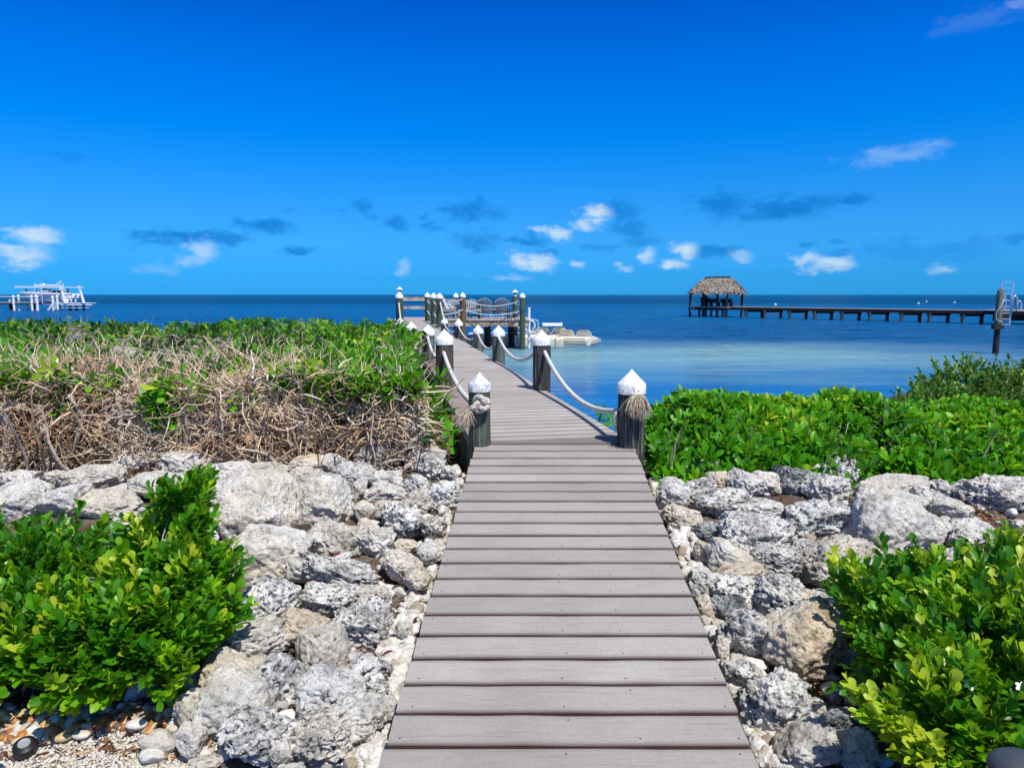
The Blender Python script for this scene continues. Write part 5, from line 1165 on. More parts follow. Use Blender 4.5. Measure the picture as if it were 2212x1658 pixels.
# ---- loose rubble, gravel, pebbles, litter
def scatter(n, region, fn):
    """region: function returning photo coordinates; points are dropped on the ground"""
    out = []
    while len(out) < n:
        u, v = region(); p, t = hit(u, v)
        if p is not None: out.append((p.x, p.y))
    return np.array(out)
def stones(name, P, s0, s1, flat, mat, sub=2, seed=0, rough=.25, lift=.25, tint=None):
    V, Fa = ICO[sub]; r2 = np.random.default_rng(seed); K = len(P); kinds = 6; allV = []; allF = []; allT = []; nb = 0
    for k in range(kinds):
        ids = np.arange(k, K, kinds); 
        if not len(ids): continue
        B = V*(1+(fbm(V*1.7+k*9.1, 3, k)-.5)[:, None]*rough*2)
        for _ in range(4 if rough > .1 else 0):
            n = r2.normal(size=3); n /= np.linalg.norm(n); B = B-np.outer(np.maximum(B@n-.7, 0)*.8, n)
        s = np.exp(r2.uniform(math.log(s0), math.log(s1), len(ids))); S = s[:, None]*np.stack([r2.uniform(.85, 1.35, len(ids)), r2.uniform(.7, 1.0, len(ids)), np.full(len(ids), flat)*r2.uniform(.8, 1.2, len(ids))], 1)
        D = r2.normal(size=(len(ids), 3)); D[:, 2] *= .25; up = r2.normal(size=(len(ids), 3))*.3; up[:, 2] += 1
        G = ground_zn(P[ids, 0], P[ids, 1]); pos = np.stack([P[ids, 0], P[ids, 1], G+S[:, 2]*lift*2], 1)
        tt = r2.uniform(0, 1, len(ids)) if tint is None else tint[ids]
        v_, f_, t_ = bake(B, Fa, pos, frames(D, up), S, tt); allV.append(v_); allF.append(f_+nb); allT.append(t_); nb += len(v_)
    return link_mesh(name, np.concatenate(allV), np.concatenate(allF), mat, None, True, np.concatenate(allT))
def rampL(v): return 818+(1658-v)*.2966       # photo columns of the ramp edges
def rampR(v): return 1638-(1658-v)*.3842
def reg_gravel():
    v = random.uniform(1535, 1668); u = random.uniform(-10, 470); return (u, v)
P = scatter(9000, reg_gravel, None); keep = np.array([True]*len(P)); tag(stones('gravel', P, .0022, .0062, .6, 'gravel', 2, 1, .2), kind='stuff')
o = bpy.data.objects['gravel']; tag(o, 'fine cream pea gravel path at the bottom left', 'gravel')
def reg_rub():
    v = random.uniform(1000, 1665)
    if random.random() < .5: u = rampL(v)-abs(random.gauss(0, 1))*48*(v-600)/1000-3
    else: u = rampR(v)+abs(random.gauss(0, 1))*38*(v-600)/1000+3
    return (u, v)
P = scatter(1500, reg_rub, None); tag(stones('rubble', P, .008, .04, .75, 'rubble', 3, 2, .35, .3), 'small broken coral rubble packed along both edges of the ramp', 'rubble', kind='stuff')
def reg_mid():
    if random.random() < .45: return (random.choice((random.uniform(-900, 0), random.uniform(2212, 3100))), random.uniform(1010, 1660))
    if random.random() < .5: v = random.uniform(960, 1640); u = random.uniform(300, rampL(v))
    else: v = random.uniform(1010, 1650); u = random.uniform(rampR(v), 2200)
    return (u, v)
P = scatter(1000, reg_mid, None); tag(stones('small_stones', P, .012, .05, .75, 'rubble', 3, 3, .35, .25), 'loose small coral stones filling gaps between the boulders', 'stones', kind='stuff')
def reg_peb():
    u = random.uniform(-15, 400); c = 1568-u*.05+9*math.sin(u*.02); h_ = 40-u*.05; v = c+random.uniform(-h_, h_*.7); return (u, v)
P = scatter(620, reg_peb, None); tag(stones('river_pebbles', P, .010, .026, .55, 'pebble', 3, 4, .1, .35), 'orange, tan and brown river pebbles along the foot of the left shrub', 'pebbles', kind='stuff')
def pebble(u, v, s, t, lab):
    p, _ = hit(u, v); V, Fa = ICO[3]; o = link_mesh('pebble', V*np.array([s, s*.7, s*.42])*(1+(fbm(V*1.2+u, 2, 3)-.5)[:, None]*.25), Fa, 'pebble', None, True, np.full(len(V), t), False); o.location = (p.x, p.y, p.z+s*.38); o.rotation_euler = (0, 0, random.uniform(-.4, .4)); tag(o, lab, 'pebble', 'largest river pebbles')
pebble(296, 1571, .036, .98, 'large white oval pebble at the front edge of the river pebbles'); pebble(177, 1592, .03, .8, 'pale greenish oval pebble in front of the orange ones'); pebble(135, 1598, .031, .5, 'long yellow-tan pebble beside the round black ground light')
pebble(62, 1560, .03, .16, 'deep orange pebble left of the middle of the pebble band'); pebble(350, 1568, .018, .25, 'small orange-brown pebble right of the white oval one'); pebble(56, 1545, .034, .5, 'big peach pebble standing at the left of the pebble band')
# brown dead leaves and bits
def reg_lit():
    q = random.random()
    if q < .35: v = random.uniform(965, 1640); u = random.uniform(0, rampL(v))
    elif q < .5: u = random.gauss(270, 40); v = random.gauss(1010, 16)
    elif q < .65: u = random.gauss(1990, 110); v = 1095+(u-1900)*.12+random.gauss(0, 10)
    elif q < .75: u = random.gauss(800, 20); v = random.gauss(1580, 25)
    elif q < .82: u = random.gauss(660, 25); v = random.gauss(1185, 15)
    else: v = random.uniform(1010, 1650); u = random.uniform(rampR(v), 2200)
    return (u, v)
P = scatter(5200, reg_lit, None); K = len(P); pos = np.stack([P[:, 0], P[:, 1], ground_zn(P[:, 0], P[:, 1])+rng.uniform(.004, .03, K)], 1); D = rng.normal(size=(K, 3)); D[:, 2] *= .35
o = leaves('leaf_litter', LANCE, pos, D, rng.uniform(.018, .05, K), rng.uniform(0, 1, K), 'litter', None, .4, .9); tag(o, 'brown dead leaves and twig bits lying between the rocks', 'leaf litter', kind='stuff')
def redleaf(u, v, s, lab, dz=.05):
    p, _ = hit(u, v, dz); B = BROAD[0]*np.array([s, s, s]); o = link_mesh('dead_leaf', B, BROAD[1], 'red_leaf', None, True, None, False); o.location = (p.x, p.y, p.z+.02); o.rotation_euler = (.5, random.uniform(-.3, .3), random.uniform(-1.5, 1.5)); tag(o, lab, 'leaf', 'dead red leaves')
redleaf(716, 1212, .045, 'red-brown dead leaf resting on the long loaf-shaped rock', .16); redleaf(822, 1430, .05, 'dark red folded leaf under the fan-grooved coral head', .1); redleaf(893, 1352, .035, 'red-brown leaf beside the round cobble at the ramp edge', .04)
redleaf(1914, 1258, .07, 'dark red leaf lying above the tips of the right shrub', .14); redleaf(8, 1652, .045, 'curled red-brown leaf at the left edge of the gravel', .01)
# ground light and path lamp
p, _ = hit(56, 1620); t = thing('ground_light', 'small round black ground light with a silver ring lying on the gravel', 'ground light', (p.x, p.y, p.z))
o = MB().lathe([(.024, 0), (.034, .004), (.036, .018), (.033, .03), (.024, .036), (.012, .034)], n=24).build('housing', 'black', t, world=False); smooth_angle(o, 40); t.rotation_euler = (.35, .15, 0)
MB().lathe([(.012, .0345), (.0125, .0365), (.018, .0372), (.0185, .0355)], n=24).build('ring', 'galv', t, world=False); MB().lathe([(.0118, .03), (.0118, .034)], n=16).build('lens', 'black', t, world=False)
t = thing('path_lamp', 'dark grey domed cap of a path lamp cut off by the bottom right corner', 'path lamp', (1.25, 1.72, .62))
def from_px(u, v, t): d = ray(u, v); return Vector((0, 0, CAMZ))+d*t
c = from_px(2208, 1660, 1.62); t.location = (c.x, c.y, float(ground_z(c.x, c.y)))
gz = t.location.z; hh = c.z-gz
o = MB().lathe([(.066, hh-.012), (.069, hh-.004), (.064, hh+.01), (.048, hh+.022), (.024, hh+.03), (.004, hh+.032)], n=36).build('hood', 'lampgrey' if 'lampgrey' in M else 'black', t, world=False); smooth_angle(o, 70)
MB().lathe([(.012, -.1), (.012, hh-.01)], n=12).build('stem', 'black', t, world=False)

# ================================================================ PLANTS
def ell_sample(E, n, inner=0):
    P = []; D = []; w = np.array([e[3]*e[5]+e[3]*e[4] for e in E]); w /= w.sum(); ids = rng.choice(len(E), n*3, p=w)
    for i in ids:
        e = E[i]; d = rng.normal(size=3); d /= np.linalg.norm(d)
        if d[2] < -.55: continue
        r = 1-abs(rng.normal(0, .10)) if not inner else rng.uniform(.3, .85)
        r *= 1+.26*math.sin(d[0]*7+i*2)*math.cos(d[2]*6+i)
        p = np.array(e[:3])+d*np.array(e[3:6])*r
        ins = False
        for j, f in enumerate(E):
            if j != i and (((p-np.array(f[:3]))/np.array(f[3:6]))**2).sum() < .55: ins = True; break
        if ins and not inner: continue
        P.append(p); D.append(d)
        if len(P) >= n: break
    return np.array(P), np.array(D)
def shrub(name, label, cat, spec, nsp, nleaf, lsize, mat, base, leafb=OBOV, splen=(.09, .2), bt=.58, spread=.85, up=.9, group=None, tip=.5, shr=1, tuft=.05):
    E = []
    for (u, v, t, rx, ry, rz) in spec: c = from_px(u, v, t); E.append((c.x, c.y, c.z, rx*shr, ry*shr, rz*shr))
    root = thing(name, label, cat, base, group)
    TC, TD = ell_sample(E, nsp//9); m_ = len(TC); q_ = 9            # tufts: several shoots from one twig
    TC = TC+TD*rng.normal(0, tuft, m_)[:, None]; P = np.repeat(TC, q_, 0)+rng.normal(0, .036*tuft/.05, (m_*q_, 3))*np.array([1, 1, .6]); D = np.repeat(TD, q_, 0)+rng.normal(0, .33, (m_*q_, 3))
    P2, D2 = ell_sample(E, nsp//2, 1)
    D = D+np.array([0, 0, up]); D /= np.linalg.norm(D, axis=1, keepdims=True); D2 = D2+np.array([0, 0, up]); D2 /= np.linalg.norm(D2, axis=1, keepdims=True)
    L1 = rng.uniform(*splen, len(P)); L2 = rng.uniform(*splen, len(P2)); P = P-D*(L1*tip)[:, None]
    cl = (fbm(P*5, 3, 4)-.5)*.8+np.repeat(rng.normal(0, .12, m_), q_)
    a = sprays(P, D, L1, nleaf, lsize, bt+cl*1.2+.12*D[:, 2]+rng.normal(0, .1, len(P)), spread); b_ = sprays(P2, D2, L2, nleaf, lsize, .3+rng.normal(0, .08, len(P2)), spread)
    PP, DD, SS, TT = (np.concatenate([x, y]) for x, y in zip(a, b_))
    g = ground_z(PP[:, 0], PP[:, 1]); k = PP[:, 2] > g+.015; PP, DD, SS, TT = PP[k], DD[k], SS[k], TT[k]
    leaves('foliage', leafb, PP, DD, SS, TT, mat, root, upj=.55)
    # shoots and woody stems from the base
    V, Fa, T = twigs(P, D, L1, np.full(len(P), .0016), rng.uniform(0, 1, len(P)), 3, 3, .08); V2 = []
    ns = max(40, nsp//8); ids = rng.choice(len(P), ns); bs = np.array(base)[None]+rng.normal(0, 1, (ns, 3))*np.array([.12, .08, 0]); bs[:, 2] = ground_z(bs[:, 0], bs[:, 1])-.02
    dv = P[ids]-bs; ll = np.linalg.norm(dv, axis=1); Vb, Fb, Tb = twigs(bs, dv/ll[:, None], ll, np.full(ns, .005), rng.uniform(0, 1, ns), 5, 4, .04)
    link_mesh('stems', np.concatenate([V, Vb]), np.concatenate([Fa, Fb+len(V)]), 'grey_twig', root, True, np.concatenate([T, Tb])); return root, E
base = hit(-20, 1480)[0]; base.z = float(ground_z(base.x, base.y))
shA, EA = shrub('garden_shrub', 'broad bright green shrub at the left edge, lower than the peaked one', 'shrub',
    [(70, 1295, 2.95, .30, .26, .22), (195, 1250, 3.05, .07, .09, .09), (140, 1230, 3.05, .13, .12, .11), (30, 1240, 3.1, .22, .2, .12), (60, 1412, 2.62, .28, .22, .19), (-80, 1350, 2.8, .3, .3, .3), (-60, 1442, 2.5, .3, .25, .2), (150, 1350, 2.8, .12, .14, .14)],
    640, 14, .049, 'leaf', tuple(base), splen=(.1, .21), shr=.80, group='glossy shrubs in front of the rocks')
base = hit(290, 1440)[0]; base.z = float(ground_z(base.x, base.y))
shB, EB = shrub('garden_shrub', 'glossy green shrub with a tall pointed peak, between the left shrub and the white rocks', 'shrub',
    [(375, 1140, 2.95, .06, .08, .14), (380, 1205, 2.9, .10, .1, .12), (408, 1308, 2.8, .14, .14, .13), (438, 1284, 2.8, .06, .08, .09), (340, 1353, 2.7, .16, .17, .15), (368, 1398, 2.6, .14, .16, .14), (235, 1428, 2.55, .19, .18, .15), (320, 1432, 2.55, .17, .15, .12), (140, 1425, 2.55, .16, .16, .12)],
    680, 14, .049, 'leaf', tuple(base), splen=(.1, .21), shr=.80, group='glossy shrubs in front of the rocks')
base = hit(2080, 1600)[0]; base.z = float(ground_z(base.x, base.y))
shC, EC = shrub('garden_shrub', 'dense glossy shrub with a few white flowers filling the lower right corner', 'shrub',
    [(2050, 1378, 2.65, .27, .25, .2), (1921, 1363, 2.68, .12, .14, .12), (1856, 1342, 2.72, .05, .07, .07), (2140, 1312, 2.85, .2, .2, .13), (1960, 1322, 2.8, .13, .14, .1), (2220, 1292, 2.85, .16, .2, .16), (1995, 1488, 2.4, .2, .2, .17), (2120, 1498, 2.3, .28, .25, .22), (2230, 1438, 2.4, .3, .3, .3), (2050, 1608, 2.1, .17, .18, .15), (2150, 1650, 2.06, .16, .16, .16)],
    880, 14, .049, 'leaf', tuple(base), splen=(.1, .22), shr=.80, bt=.62, up=.7, group='glossy shrubs in front of the rocks')
def flower(u, v, t, s, root, closed=False):
    f = MB(); c = from_px(u, v, t); d = Vector((0, 0, CAMZ))-c; d.normalize(); q = (d+Vector((.2, 0, .5))).normalized().to_track_quat('Z', 'Y').to_matrix()
    for k in range(5):
        a = k*2*math.pi/5; pts = []
        for (r, w) in ((.1, .1), (.5, .34), (.85, .3), (1.05, .06)): pts.append((r, w))
        V = [q @ Vector((math.cos(a)*r*s-math.sin(a)*w*s*sg, math.sin(a)*r*s+math.cos(a)*w*s*sg, .15*s*math.sin(r*2.5)))+c for r, w in pts for sg in (-1, 1)]
        f.add(V, [(0, 1, 3, 2), (2, 3, 5, 4), (4, 5, 7, 6)])
    o = f.build('flower', 'petal', root, True); g = MB(); V, Fa = ICO[2]; g.add([q @ Vector(p*s*.16)+c for p in V], [tuple(x) for x in Fa]); g.build('flower_centre', 'petal_yellow', o)
for (u, v, t_, s) in ((2094, 1477, 2.05, .017), (2206, 1483, 1.95, .015)): flower(u, v, t_, s, shC)
# mossy sprouts by the ramp foot
pts = []
while len(pts) < 900:
    u = random.gauss(1712, 26); v = random.gauss(1635, 22); p, _ = hit(u, v)
    if p is not None and u > rampR(v)+6: pts.append((p.x, p.y, p.z+random.uniform(0, .025)))
o = leaves('ground_sprouts', BROAD, np.array(pts), rand_dirs(900, 1.0), rng.uniform(.006, .013, 900), rng.uniform(.2, .8, 900), 'leaf_grey'); tag(o, 'tiny mossy green sprouts on the rubble beside the lower right ramp edge', 'ground cover', kind='stuff')

# ---- rosette builder (big paddle leaves whorled at the twig ends)
def rosettes(P, D, nl, L0, tint, tl=(35, 80)):
    K = len(P); k = np.arange(nl); f = (k+.5)/nl
    tilt = R(tl[0]-25)+(R(tl[1]-tl[0])+R(25))*f[None]*1.0+rng.normal(0, .12, (K, nl)); az = rng.uniform(0, 6.28, K)[:, None]+k[None]*2.4
    Fm = frames(D, rng.normal(size=(K, 3))); rad = Fm[:, None, :, 0]*np.cos(az)[:, :, None]+Fm[:, None, :, 2]*np.sin(az)[:, :, None]
    dr = D[:, None, :]*np.cos(tilt)[:, :, None]+rad*np.sin(tilt)[:, :, None]
    pos = P[:, None, :]-D[:, None, :]*(f[None]*L0[:, None]*.5)[:, :, None]
    sz = L0[:, None]*(.7+.4*f[None])*rng.uniform(.85, 1.1, (K, nl)); ti = tint[:, None]+.25*(.6-f[None])+rng.normal(0, .07, (K, nl))
    up = np.repeat(D, nl, 0)+rng.normal(0, .15, (K*nl, 3))
    return pos.reshape(-1, 3), dr.reshape(-1, 3), sz.ravel(), ti.ravel(), up
def ros_mesh(name, base, P, D, nl, L0, tint, mat, parent, tl=(35, 80)):
    a = rosettes(P, D, nl, L0, tint, tl); n = len(a[0]); Rm = frames(a[1], a[4]); S = a[2][:, None]*(1+rng.uniform(-.15, .15, (n, 3)))
    V, Fa, T = bake(base[0], base[1], a[0], Rm, S, np.clip(a[3], 0, 1)); return link_mesh(name, V, Fa, mat, parent, True, T)
PADDLE = leaf_base([(0, .04), (.25, .13), (.5, .28), (.72, .42), (.88, .40), (.97, .22), (1, .05)], .26, .22)
# ---- right hedge
hr = thing('hedge', 'bright green big-leaved hedge behind the right bank, between ramp and sea', 'hedge', (3, 5, .9))
cu = np.array([1380, 1420, 1480, 1560, 1650, 1720, 1830, 1900, 2000, 2100, 2212, 2400]); cv = np.array([930, 888, 858, 860, 872, 868, 846, 874, 880, 868, 884, 880])
def top_right(x): u = 1106+x*F/5.6; v = np.interp(u, cu, cv); return CAMZ-5.5*np.tan(PITCH+np.arctan((v-829)/F))
K = 2300; s = rng.uniform(0, 1, K)**.8; x = rng.uniform(.98, 7.5, K); 
y = 4.56+1.12*s+rng.normal(0, .04, K); y += np.where(x > 2.6, -.12, 0); zt = top_right(x)-.055; gz = ground_z(x, y); z = gz+.02+(zt-gz)*np.minimum(1, s*1.5)**.8+rng.normal(0, .025, K)+(fbm(np.stack([x*1.6, y*0, s*0], 1), 2, 9)-.5)*.10
z = np.minimum(z, zt+.03)
D = np.stack([rng.normal(0, .35, K), -.75*(1-s)+rng.normal(0, .25, K)-.1, .65+.5*s+rng.normal(0, .2, K)], 1); D /= np.linalg.norm(D, axis=1, keepdims=True)
P = np.stack([x, y, z], 1); keepm = x > (.845+.16); P, D = P[keepm], D[keepm]; n = len(P)
cl = fbm(P*3, 3, 2)-.5
PADDLE2 = leaf_base([(0, .04), (.25, .10), (.5, .21), (.72, .32), (.88, .31), (.97, .17), (1, .04)], .3, .3)
ros_mesh('foliage', PADDLE2, P, D, 10, rng.uniform(.095, .14, n), .6+cl*1.3+rng.normal(0, .14, n), 'leaf_hedge', hr, (22, 58))
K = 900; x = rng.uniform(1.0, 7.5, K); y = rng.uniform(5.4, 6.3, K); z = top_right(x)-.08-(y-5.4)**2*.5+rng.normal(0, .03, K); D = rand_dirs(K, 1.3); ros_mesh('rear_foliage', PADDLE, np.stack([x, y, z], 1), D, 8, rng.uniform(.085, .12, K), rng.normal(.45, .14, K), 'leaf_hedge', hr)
K = 700; x = rng.uniform(1.0, 7.5, K); y = rng.uniform(4.6, 6.0, K); z = ground_z(x, y)+rng.uniform(.02, .3, K); V, Fa, T = twigs(np.stack([x, y, ground_z(x, y)-.02], 1), rand_dirs(K, 1.6), rng.uniform(.25, .5, K), np.full(K, .006), rng.uniform(0, 1, K), 5, 4, .15)
link_mesh('branches', V, Fa, 'grey_twig', hr, True, T)
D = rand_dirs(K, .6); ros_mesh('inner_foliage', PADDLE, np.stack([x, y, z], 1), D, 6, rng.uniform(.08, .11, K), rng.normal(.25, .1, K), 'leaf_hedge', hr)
P = np.array([from_px(u, v, t_)[:] for u, v, t_ in ((1300, 893, 5.9), (1292, 882, 6.0), (1322, 902, 5.7), (1331, 912, 5.5), (1310, 905, 5.8), (1335, 925, 5.4), (1342, 915, 5.5))]); ros_mesh('low_leaves', PADDLE, P, rand_dirs(len(P), 1.5), 8, np.full(len(P), .075), np.full(len(P), .6), 'leaf_hedge', hr)
# ---- small leaved bush behind it
shrub('sea_bush', 'loose grey-green small-leaved bush rising behind the right hedge at the right edge', 'bush',
    [(2015, 900, 6.9, .22, .3, .17), (1975, 910, 6.8, .10, .2, .12), (2075, 870, 7.1, .26, .35, .2), (2140, 870, 7.1, .3, .4, .24), (2215, 855, 7.2, .35, .4, .26), (2300, 850, 7.3, .4, .5, .3), (2130, 910, 6.8, .6, .4, .2), (2400, 860, 7.3, .5, .5, .3)],
    900, 11, .05, 'leaf_grey', (4.6, 7.0, .5), leafb=BROAD, splen=(.14, .34), bt=.5, spread=.8, up=1.1, tip=.35)

# ---- left hedge: cut back, bare twigs in front, leaves and grey branches on top
hl = thing('cut_back_hedge', 'wide cut-back hedge with bare tan twigs in front, left of the boardwalk', 'hedge', (-4, 6, .9))
HT = 1.50
def hedge_pts(u, v, jz=0.0):
    """photo position -> point on the hedge's top or front face"""
    out = []
    for a, b_ in zip(u, v):
        d = ray(a, b_); zt = HT+.05*math.sin(a*.013)+jz
        ok = None
        if d.z < -1e-4:
            t_ = (zt-CAMZ)/d.z; p = d*t_
            if 5.0 < p.y < 14.5: ok = (p.x, p.y, zt)
            elif p.y <= 5.0:
                yf = 4.98+.10*math.sin(a*.011)+(.1 if a > 700 else 0); t_ = yf/d.y; p = d*t_; z = CAMZ+p.z; ok = (p.x, p.y, z)
        out.append(ok)
    return out
def hedge_sample(n, ufn):
    P = []
    while len(P) < n:
        u, v = ufn(); q = hedge_pts([u], [v])[0]
        if q is None or q[0] > deckL(q[1])-(.34 if q[1] < 6.5 else .24 if q[1] < 9 else .1): continue
        if q[2] < float(ground_z(q[0], q[1])): continue
        P.append(q+(u, v))
    return np.array(P)
_pn = rng.uniform(0, 99, 3)
def patchy(u, v): return vnoise(np.array([[u/75., v/26., 0]])+_pn, 4)[0]+.5*vnoise(np.array([[u/30., v/12., 3]])+_pn, 6)[0]
def g_top():
    for _ in range(40):
        u, v = g_top0()
        if v < 708 or u > 780 or patchy(u, v) > (.62 if u < 640 else .5): return u, v
    return u, v
def g_top0():
    r = random.random()
    if r < .30: return random.uniform(-40, 900), 700+abs(random.gauss(0, 1))*22
    if r < .62: v = random.uniform(712, 860); return random.uniform(640, 950)+(v-712)*.12, v
    if r < .70: return random.gauss(25, 35), random.gauss(790, 30)
    if r < .93: return random.uniform(0, 800), random.uniform(712, 836)
    if r < .965: return random.gauss(935, 16), random.uniform(850, 960)
    return random.uniform(400, 700), random.uniform(760, 830)
P5 = hedge_sample(2500, g_top); P = P5[:, :3].copy(); n = len(P); P[:, 2] += rng.normal(.02, .035, n)+(fbm(P*np.array([1.3, .7, 1]), 3, 8)-.5)*.22; D = rand_dirs(n, 1.3)
scale = np.clip(.075+.006*(P[:, 1]-5), .07, .12); cl = fbm(P*np.array([2., 1, 2]), 3, 12)-.5
ros_mesh('foliage', PADDLE, P, D, 8, scale*rng.uniform(.85, 1.4, n), .42+cl*1.2+.1*(P5[:, 3] > 640)+rng.normal(0, .17, n), 'leaf_dark', hl)
def g_bright():
    r = random.random()
    if r < .45: v = random.uniform(720, 855); return random.uniform(720, 955), v
    if r < .6: return random.gauss(20, 30), random.gauss(790, 25)
    if r < .64: return random.choice([(120, 850), (235, 790), (520, 845), (690, 840), (560, 905), (150, 920), (830, 880), (430, 800)])[0]+random.gauss(0, 14), random.uniform(800, 900)
    if r < .68: return random.gauss(350, 12), random.gauss(865, 14)
    if r < .72: return random.gauss(355, 12), random.gauss(905, 20)
    if r < .80: return random.gauss(938, 12), random.uniform(860, 965)
    return random.uniform(0, 800), random.uniform(702, 790)
P5 = hedge_sample(760, g_bright); P = P5[:, :3].copy(); n = len(P); P[:, 2] += rng.normal(.045, .03, n); P[:, 1] -= .03; D = rand_dirs(n, 1.2); D[:, 1] -= .4; D /= np.linalg.norm(D, axis=1, keepdims=True)
ros_mesh('bright_foliage', PADDLE, P, D, 8, rng.uniform(.07, .12, n), .68+rng.normal(0, .15, n), 'leaf_hedge', hl)
K = 46; y = rng.uniform(5.0, 6.6, K); x = deckL(y)-rng.uniform(.10, .30, K); z = rng.uniform(.98, 1.45, K); ros_mesh('edge_foliage', PADDLE, np.stack([x, y, z], 1), rand_dirs(K, .9), 8, rng.uniform(.07, .11, K), rng.normal(.6, .15, K), 'leaf_hedge', hl)
# tall single shoots along the far edge
u = np.array([372, 415, 437, 447, 505, 560, 562, 568, 612, 700, 790, 150, 230, 300, 330, 840]); P = []
for a in u: y = 12.8; P.append((Xat(a, y, 1.6), y, 1.56+random.uniform(-.05, .16)))
P = np.array(P); ros_mesh('shoot_leaves', PADDLE, P, rand_dirs(len(P), 3), 8, rng.uniform(.08, .13, len(P)), rng.uniform(.6, .9, len(P)), 'leaf_hedge', hl)
# tangle of dry twigs on the front face
def t_front(): 
    u = random.uniform(-60, 945); lo = 812 if u < 680 else 850+(u-680)*.08; v = random.uniform(lo-22, 1018) if random.random() < .9 else random.uniform(740, lo); return u, v
P5 = hedge_sample(15500, t_front); P = P5[:, :3].copy(); n = len(P)
P[:, 1] += np.abs(rng.normal(0, .13, n))-.05; P[:, 2] += rng.normal(0, .03, n)
D = rand_dirs(n, .25); D[:, 1] *= .55; D[:, 2] = D[:, 2]*.9; D /= np.linalg.norm(D, axis=1, keepdims=True)
ti = np.clip(.6+(fbm(P*3, 3, 21)-.5)*1.3+rng.normal(0, .16, n), 0, 1)
V, Fa, T = twigs(P, D, np.exp(rng.uniform(math.log(.06), math.log(.36), n)), np.exp(rng.normal(math.log(.0046), .42, n)), ti, 4, 4, .33)
link_mesh('dry_twigs', V, Fa, 'twig', hl, True, T)
# dry leaves caught in the twigs
k = rng.choice(n, 2600); Pl = P[k]+rng.normal(0, .02, (2600, 3)); leaves('dry_leaves', LANCE, Pl, rand_dirs(2600), rng.uniform(.02, .055, 2600), rng.uniform(.35, 1, 2600), 'litter', hl, .4, 1.2)
K = 110; P5 = hedge_sample(K, lambda: (random.uniform(-40, 880), random.uniform(712, 800))); P = P5[:, :3].copy(); P[:, 2] += .02; D = rand_dirs(K, 0); D[:, 2] *= .12
V, Fa, T = twigs(P, D, rng.uniform(.4, 1.1, K), rng.uniform(.007, .016, K), rng.uniform(.5, 1, K), 7, 6, .22); V[:, 2] = np.minimum(V[:, 2], 1.53+.4*(V[:, 2]-1.53)*(V[:, 2] < 1.7)+.03); TB = (V, Fa, T)
# grey twigs on top
def t_top(): return random.uniform(-60, 930), 702+abs(random.gauss(0, 1))*62
P5 = hedge_sample(4600, t_top); P = P5[:, :3].copy(); n = len(P); P[:, 2] += rng.normal(-.005, .035, n)
D = rand_dirs(n, 0); D[:, 2] *= .12; P[:, 2] -= .01; V, Fa, T = twigs(P, D, np.exp(rng.uniform(math.log(.08), math.log(.36), n)), np.exp(rng.normal(math.log(.006), .4, n)), np.clip(rng.normal(.6, .25, n), 0, 1), 4, 4, .22)
link_mesh('grey_twigs', np.concatenate([V, TB[0]]), np.concatenate([Fa, TB[1]+len(V)]), 'grey_twig', hl, True, np.concatenate([T, TB[2]]))
# interior wood that keeps the hedge dark inside
K = 5000; x = rng.uniform(-9, 0, K); y = 5.1+rng.uniform(0, 1, K)**1.6*8; x = deckL(y)-.15-rng.uniform(0, 1, K)*(4+.75*y-1); z = ground_z(x, y)+rng.uniform(0, .4, K)
D = rand_dirs(K, 0); D[:, 2] *= .4; V, Fa, T = twigs(np.stack([x, y, z], 1), D, rng.uniform(.3, .8, K), rng.uniform(.004, .009, K), rng.uniform(0, .6, K), 4, 4, .3); link_mesh('inner_branches', V, Fa, 'grey_twig', hl, True, T)
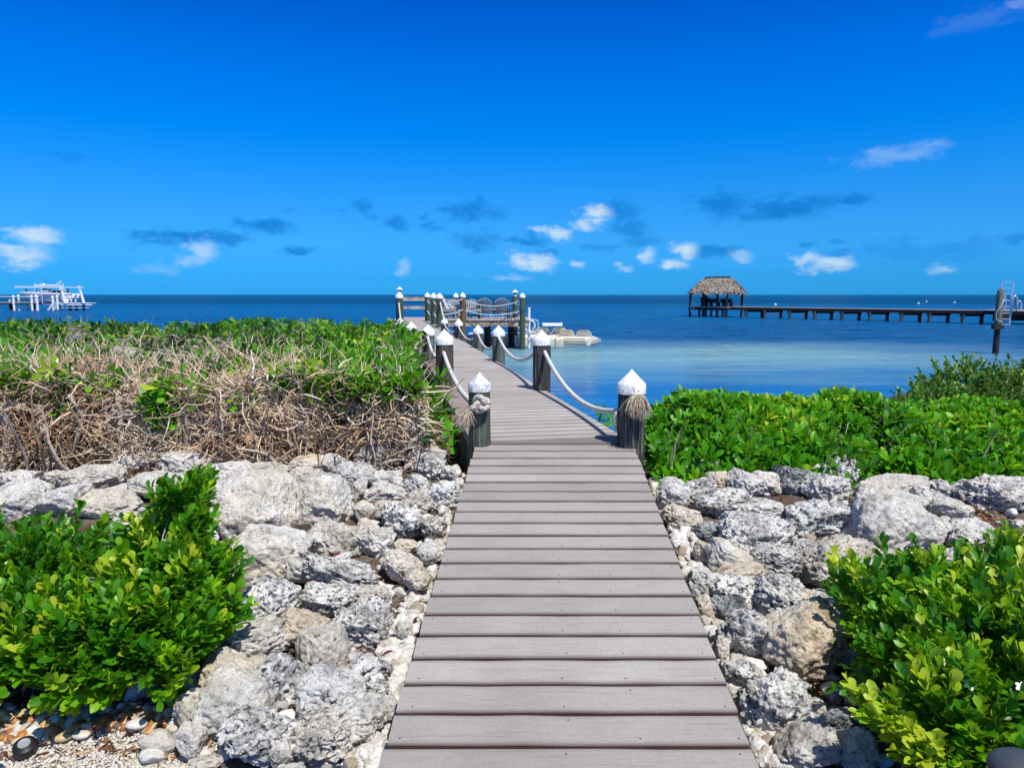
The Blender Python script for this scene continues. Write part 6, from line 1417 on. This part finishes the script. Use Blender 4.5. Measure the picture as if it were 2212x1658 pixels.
# thick limbs: stems rising from the ground behind the rocks, and gnarled ones on top
K = 210; x = rng.uniform(-4.6, -.75, K); y = rng.uniform(4.85, 5.25, K); D = rand_dirs(K, 1.5); D[:, 1] *= .4; V, Fa, T = twigs(np.stack([x, y, ground_z(x, y)-.03], 1), D, rng.uniform(.3, .65, K), rng.uniform(.006, .017, K), rng.uniform(.1, 1, K), 7, 7, .2); link_mesh('stems', V, Fa, 'bark', hl, True, T)
def limb(pix, r0, r1, dz=.03):
    pts = []; 
    for (a, b_) in pix:
        q = hedge_pts([a], [b_], dz)[0]
        if q is None: q = tuple(from_px(a, b_, 12.5))
        pts.append(Vector(q)+Vector((0, -.05, 0)))
    fine = []
    for i in range(len(pts)-1):
        for k in range(6): fine.append(pts[i].lerp(pts[i+1], k/6)+Vector((random.gauss(0, .004), random.gauss(0, .004), random.gauss(0, .005))))
    fine.append(pts[-1]); rs = [r0+(r1-r0)*i/(len(fine)-1) for i in range(len(fine))]
    rs = [q*random.uniform(.9, 1.12) for q in rs]
    MB().tube(fine, rs, 9, t=random.uniform(.5, 1)).build('limb', 'bark', hl, True)
limb([(395, 752), (440, 748), (470, 735), (485, 722), (520, 720), (550, 726), (568, 733)], .03, .016)
limb([(500, 722), (540, 718), (580, 722), (640, 728), (690, 724)], .014, .006)
limb([(10, 880), (22, 900), (30, 940), (22, 985), (20, 1020)], .03, .028, 0); limb([(12, 882), (40, 868), (60, 878)], .036, .034, 0); limb([(4, 895), (6, 960), (4, 1020)], .017, .02, 0)
limb([(225, 865), (265, 860), (300, 868), (330, 880), (360, 900)], .02, .014, 0); limb([(265, 862), (270, 900), (268, 950), (262, 990)], .02, .016, 0)
limb([(322, 945), (360, 925), (372, 900), (380, 880)], .02, .012, 0); limb([(405, 880), (412, 920), (408, 960), (405, 1000)], .014, .013, 0)
limb([(860, 985), (890, 955), (915, 930), (935, 905)], .016, .007, 0); limb([(740, 860), (770, 875), (800, 900)], .018, .01, 0); limb([(730, 960), (760, 900), (770, 860)], .014, .01, 0)
limb([(585, 890), (575, 930), (590, 970)], .015, .012, 0); limb([(96, 870), (100, 920), (118, 960), (115, 1010)], .02, .016, 0); limb([(160, 850), (190, 900), (170, 960), (150, 1000)], .016, .016, 0); limb([(470, 890), (490, 930), (485, 990)], .013, .012, 0); limb([(640, 880), (650, 930), (640, 985)], .013, .01, 0)
limb([(0, 842), (50, 870), (120, 900), (200, 905)], .016, .006, 0); limb([(430, 862), (520, 850), (560, 870)], .012, .006, 0)
# yellow-green young canes
for pix in ([(672, 850), (685, 820), (690, 795)], [(655, 855), (672, 825), (680, 800)], [(400, 800), (408, 775), (412, 760)], [(410, 800), (425, 775), (433, 762)], [(395, 1000), (398, 930), (396, 900)], [(560, 886), (620, 890)]):
    pts = [Vector(hedge_pts([a], [b_], .03)[0])+Vector((0, -.06, 0)) for a, b_ in pix]; MB().tube(pts, .0055, 6).build('cane', 'cane', hl, True, True)
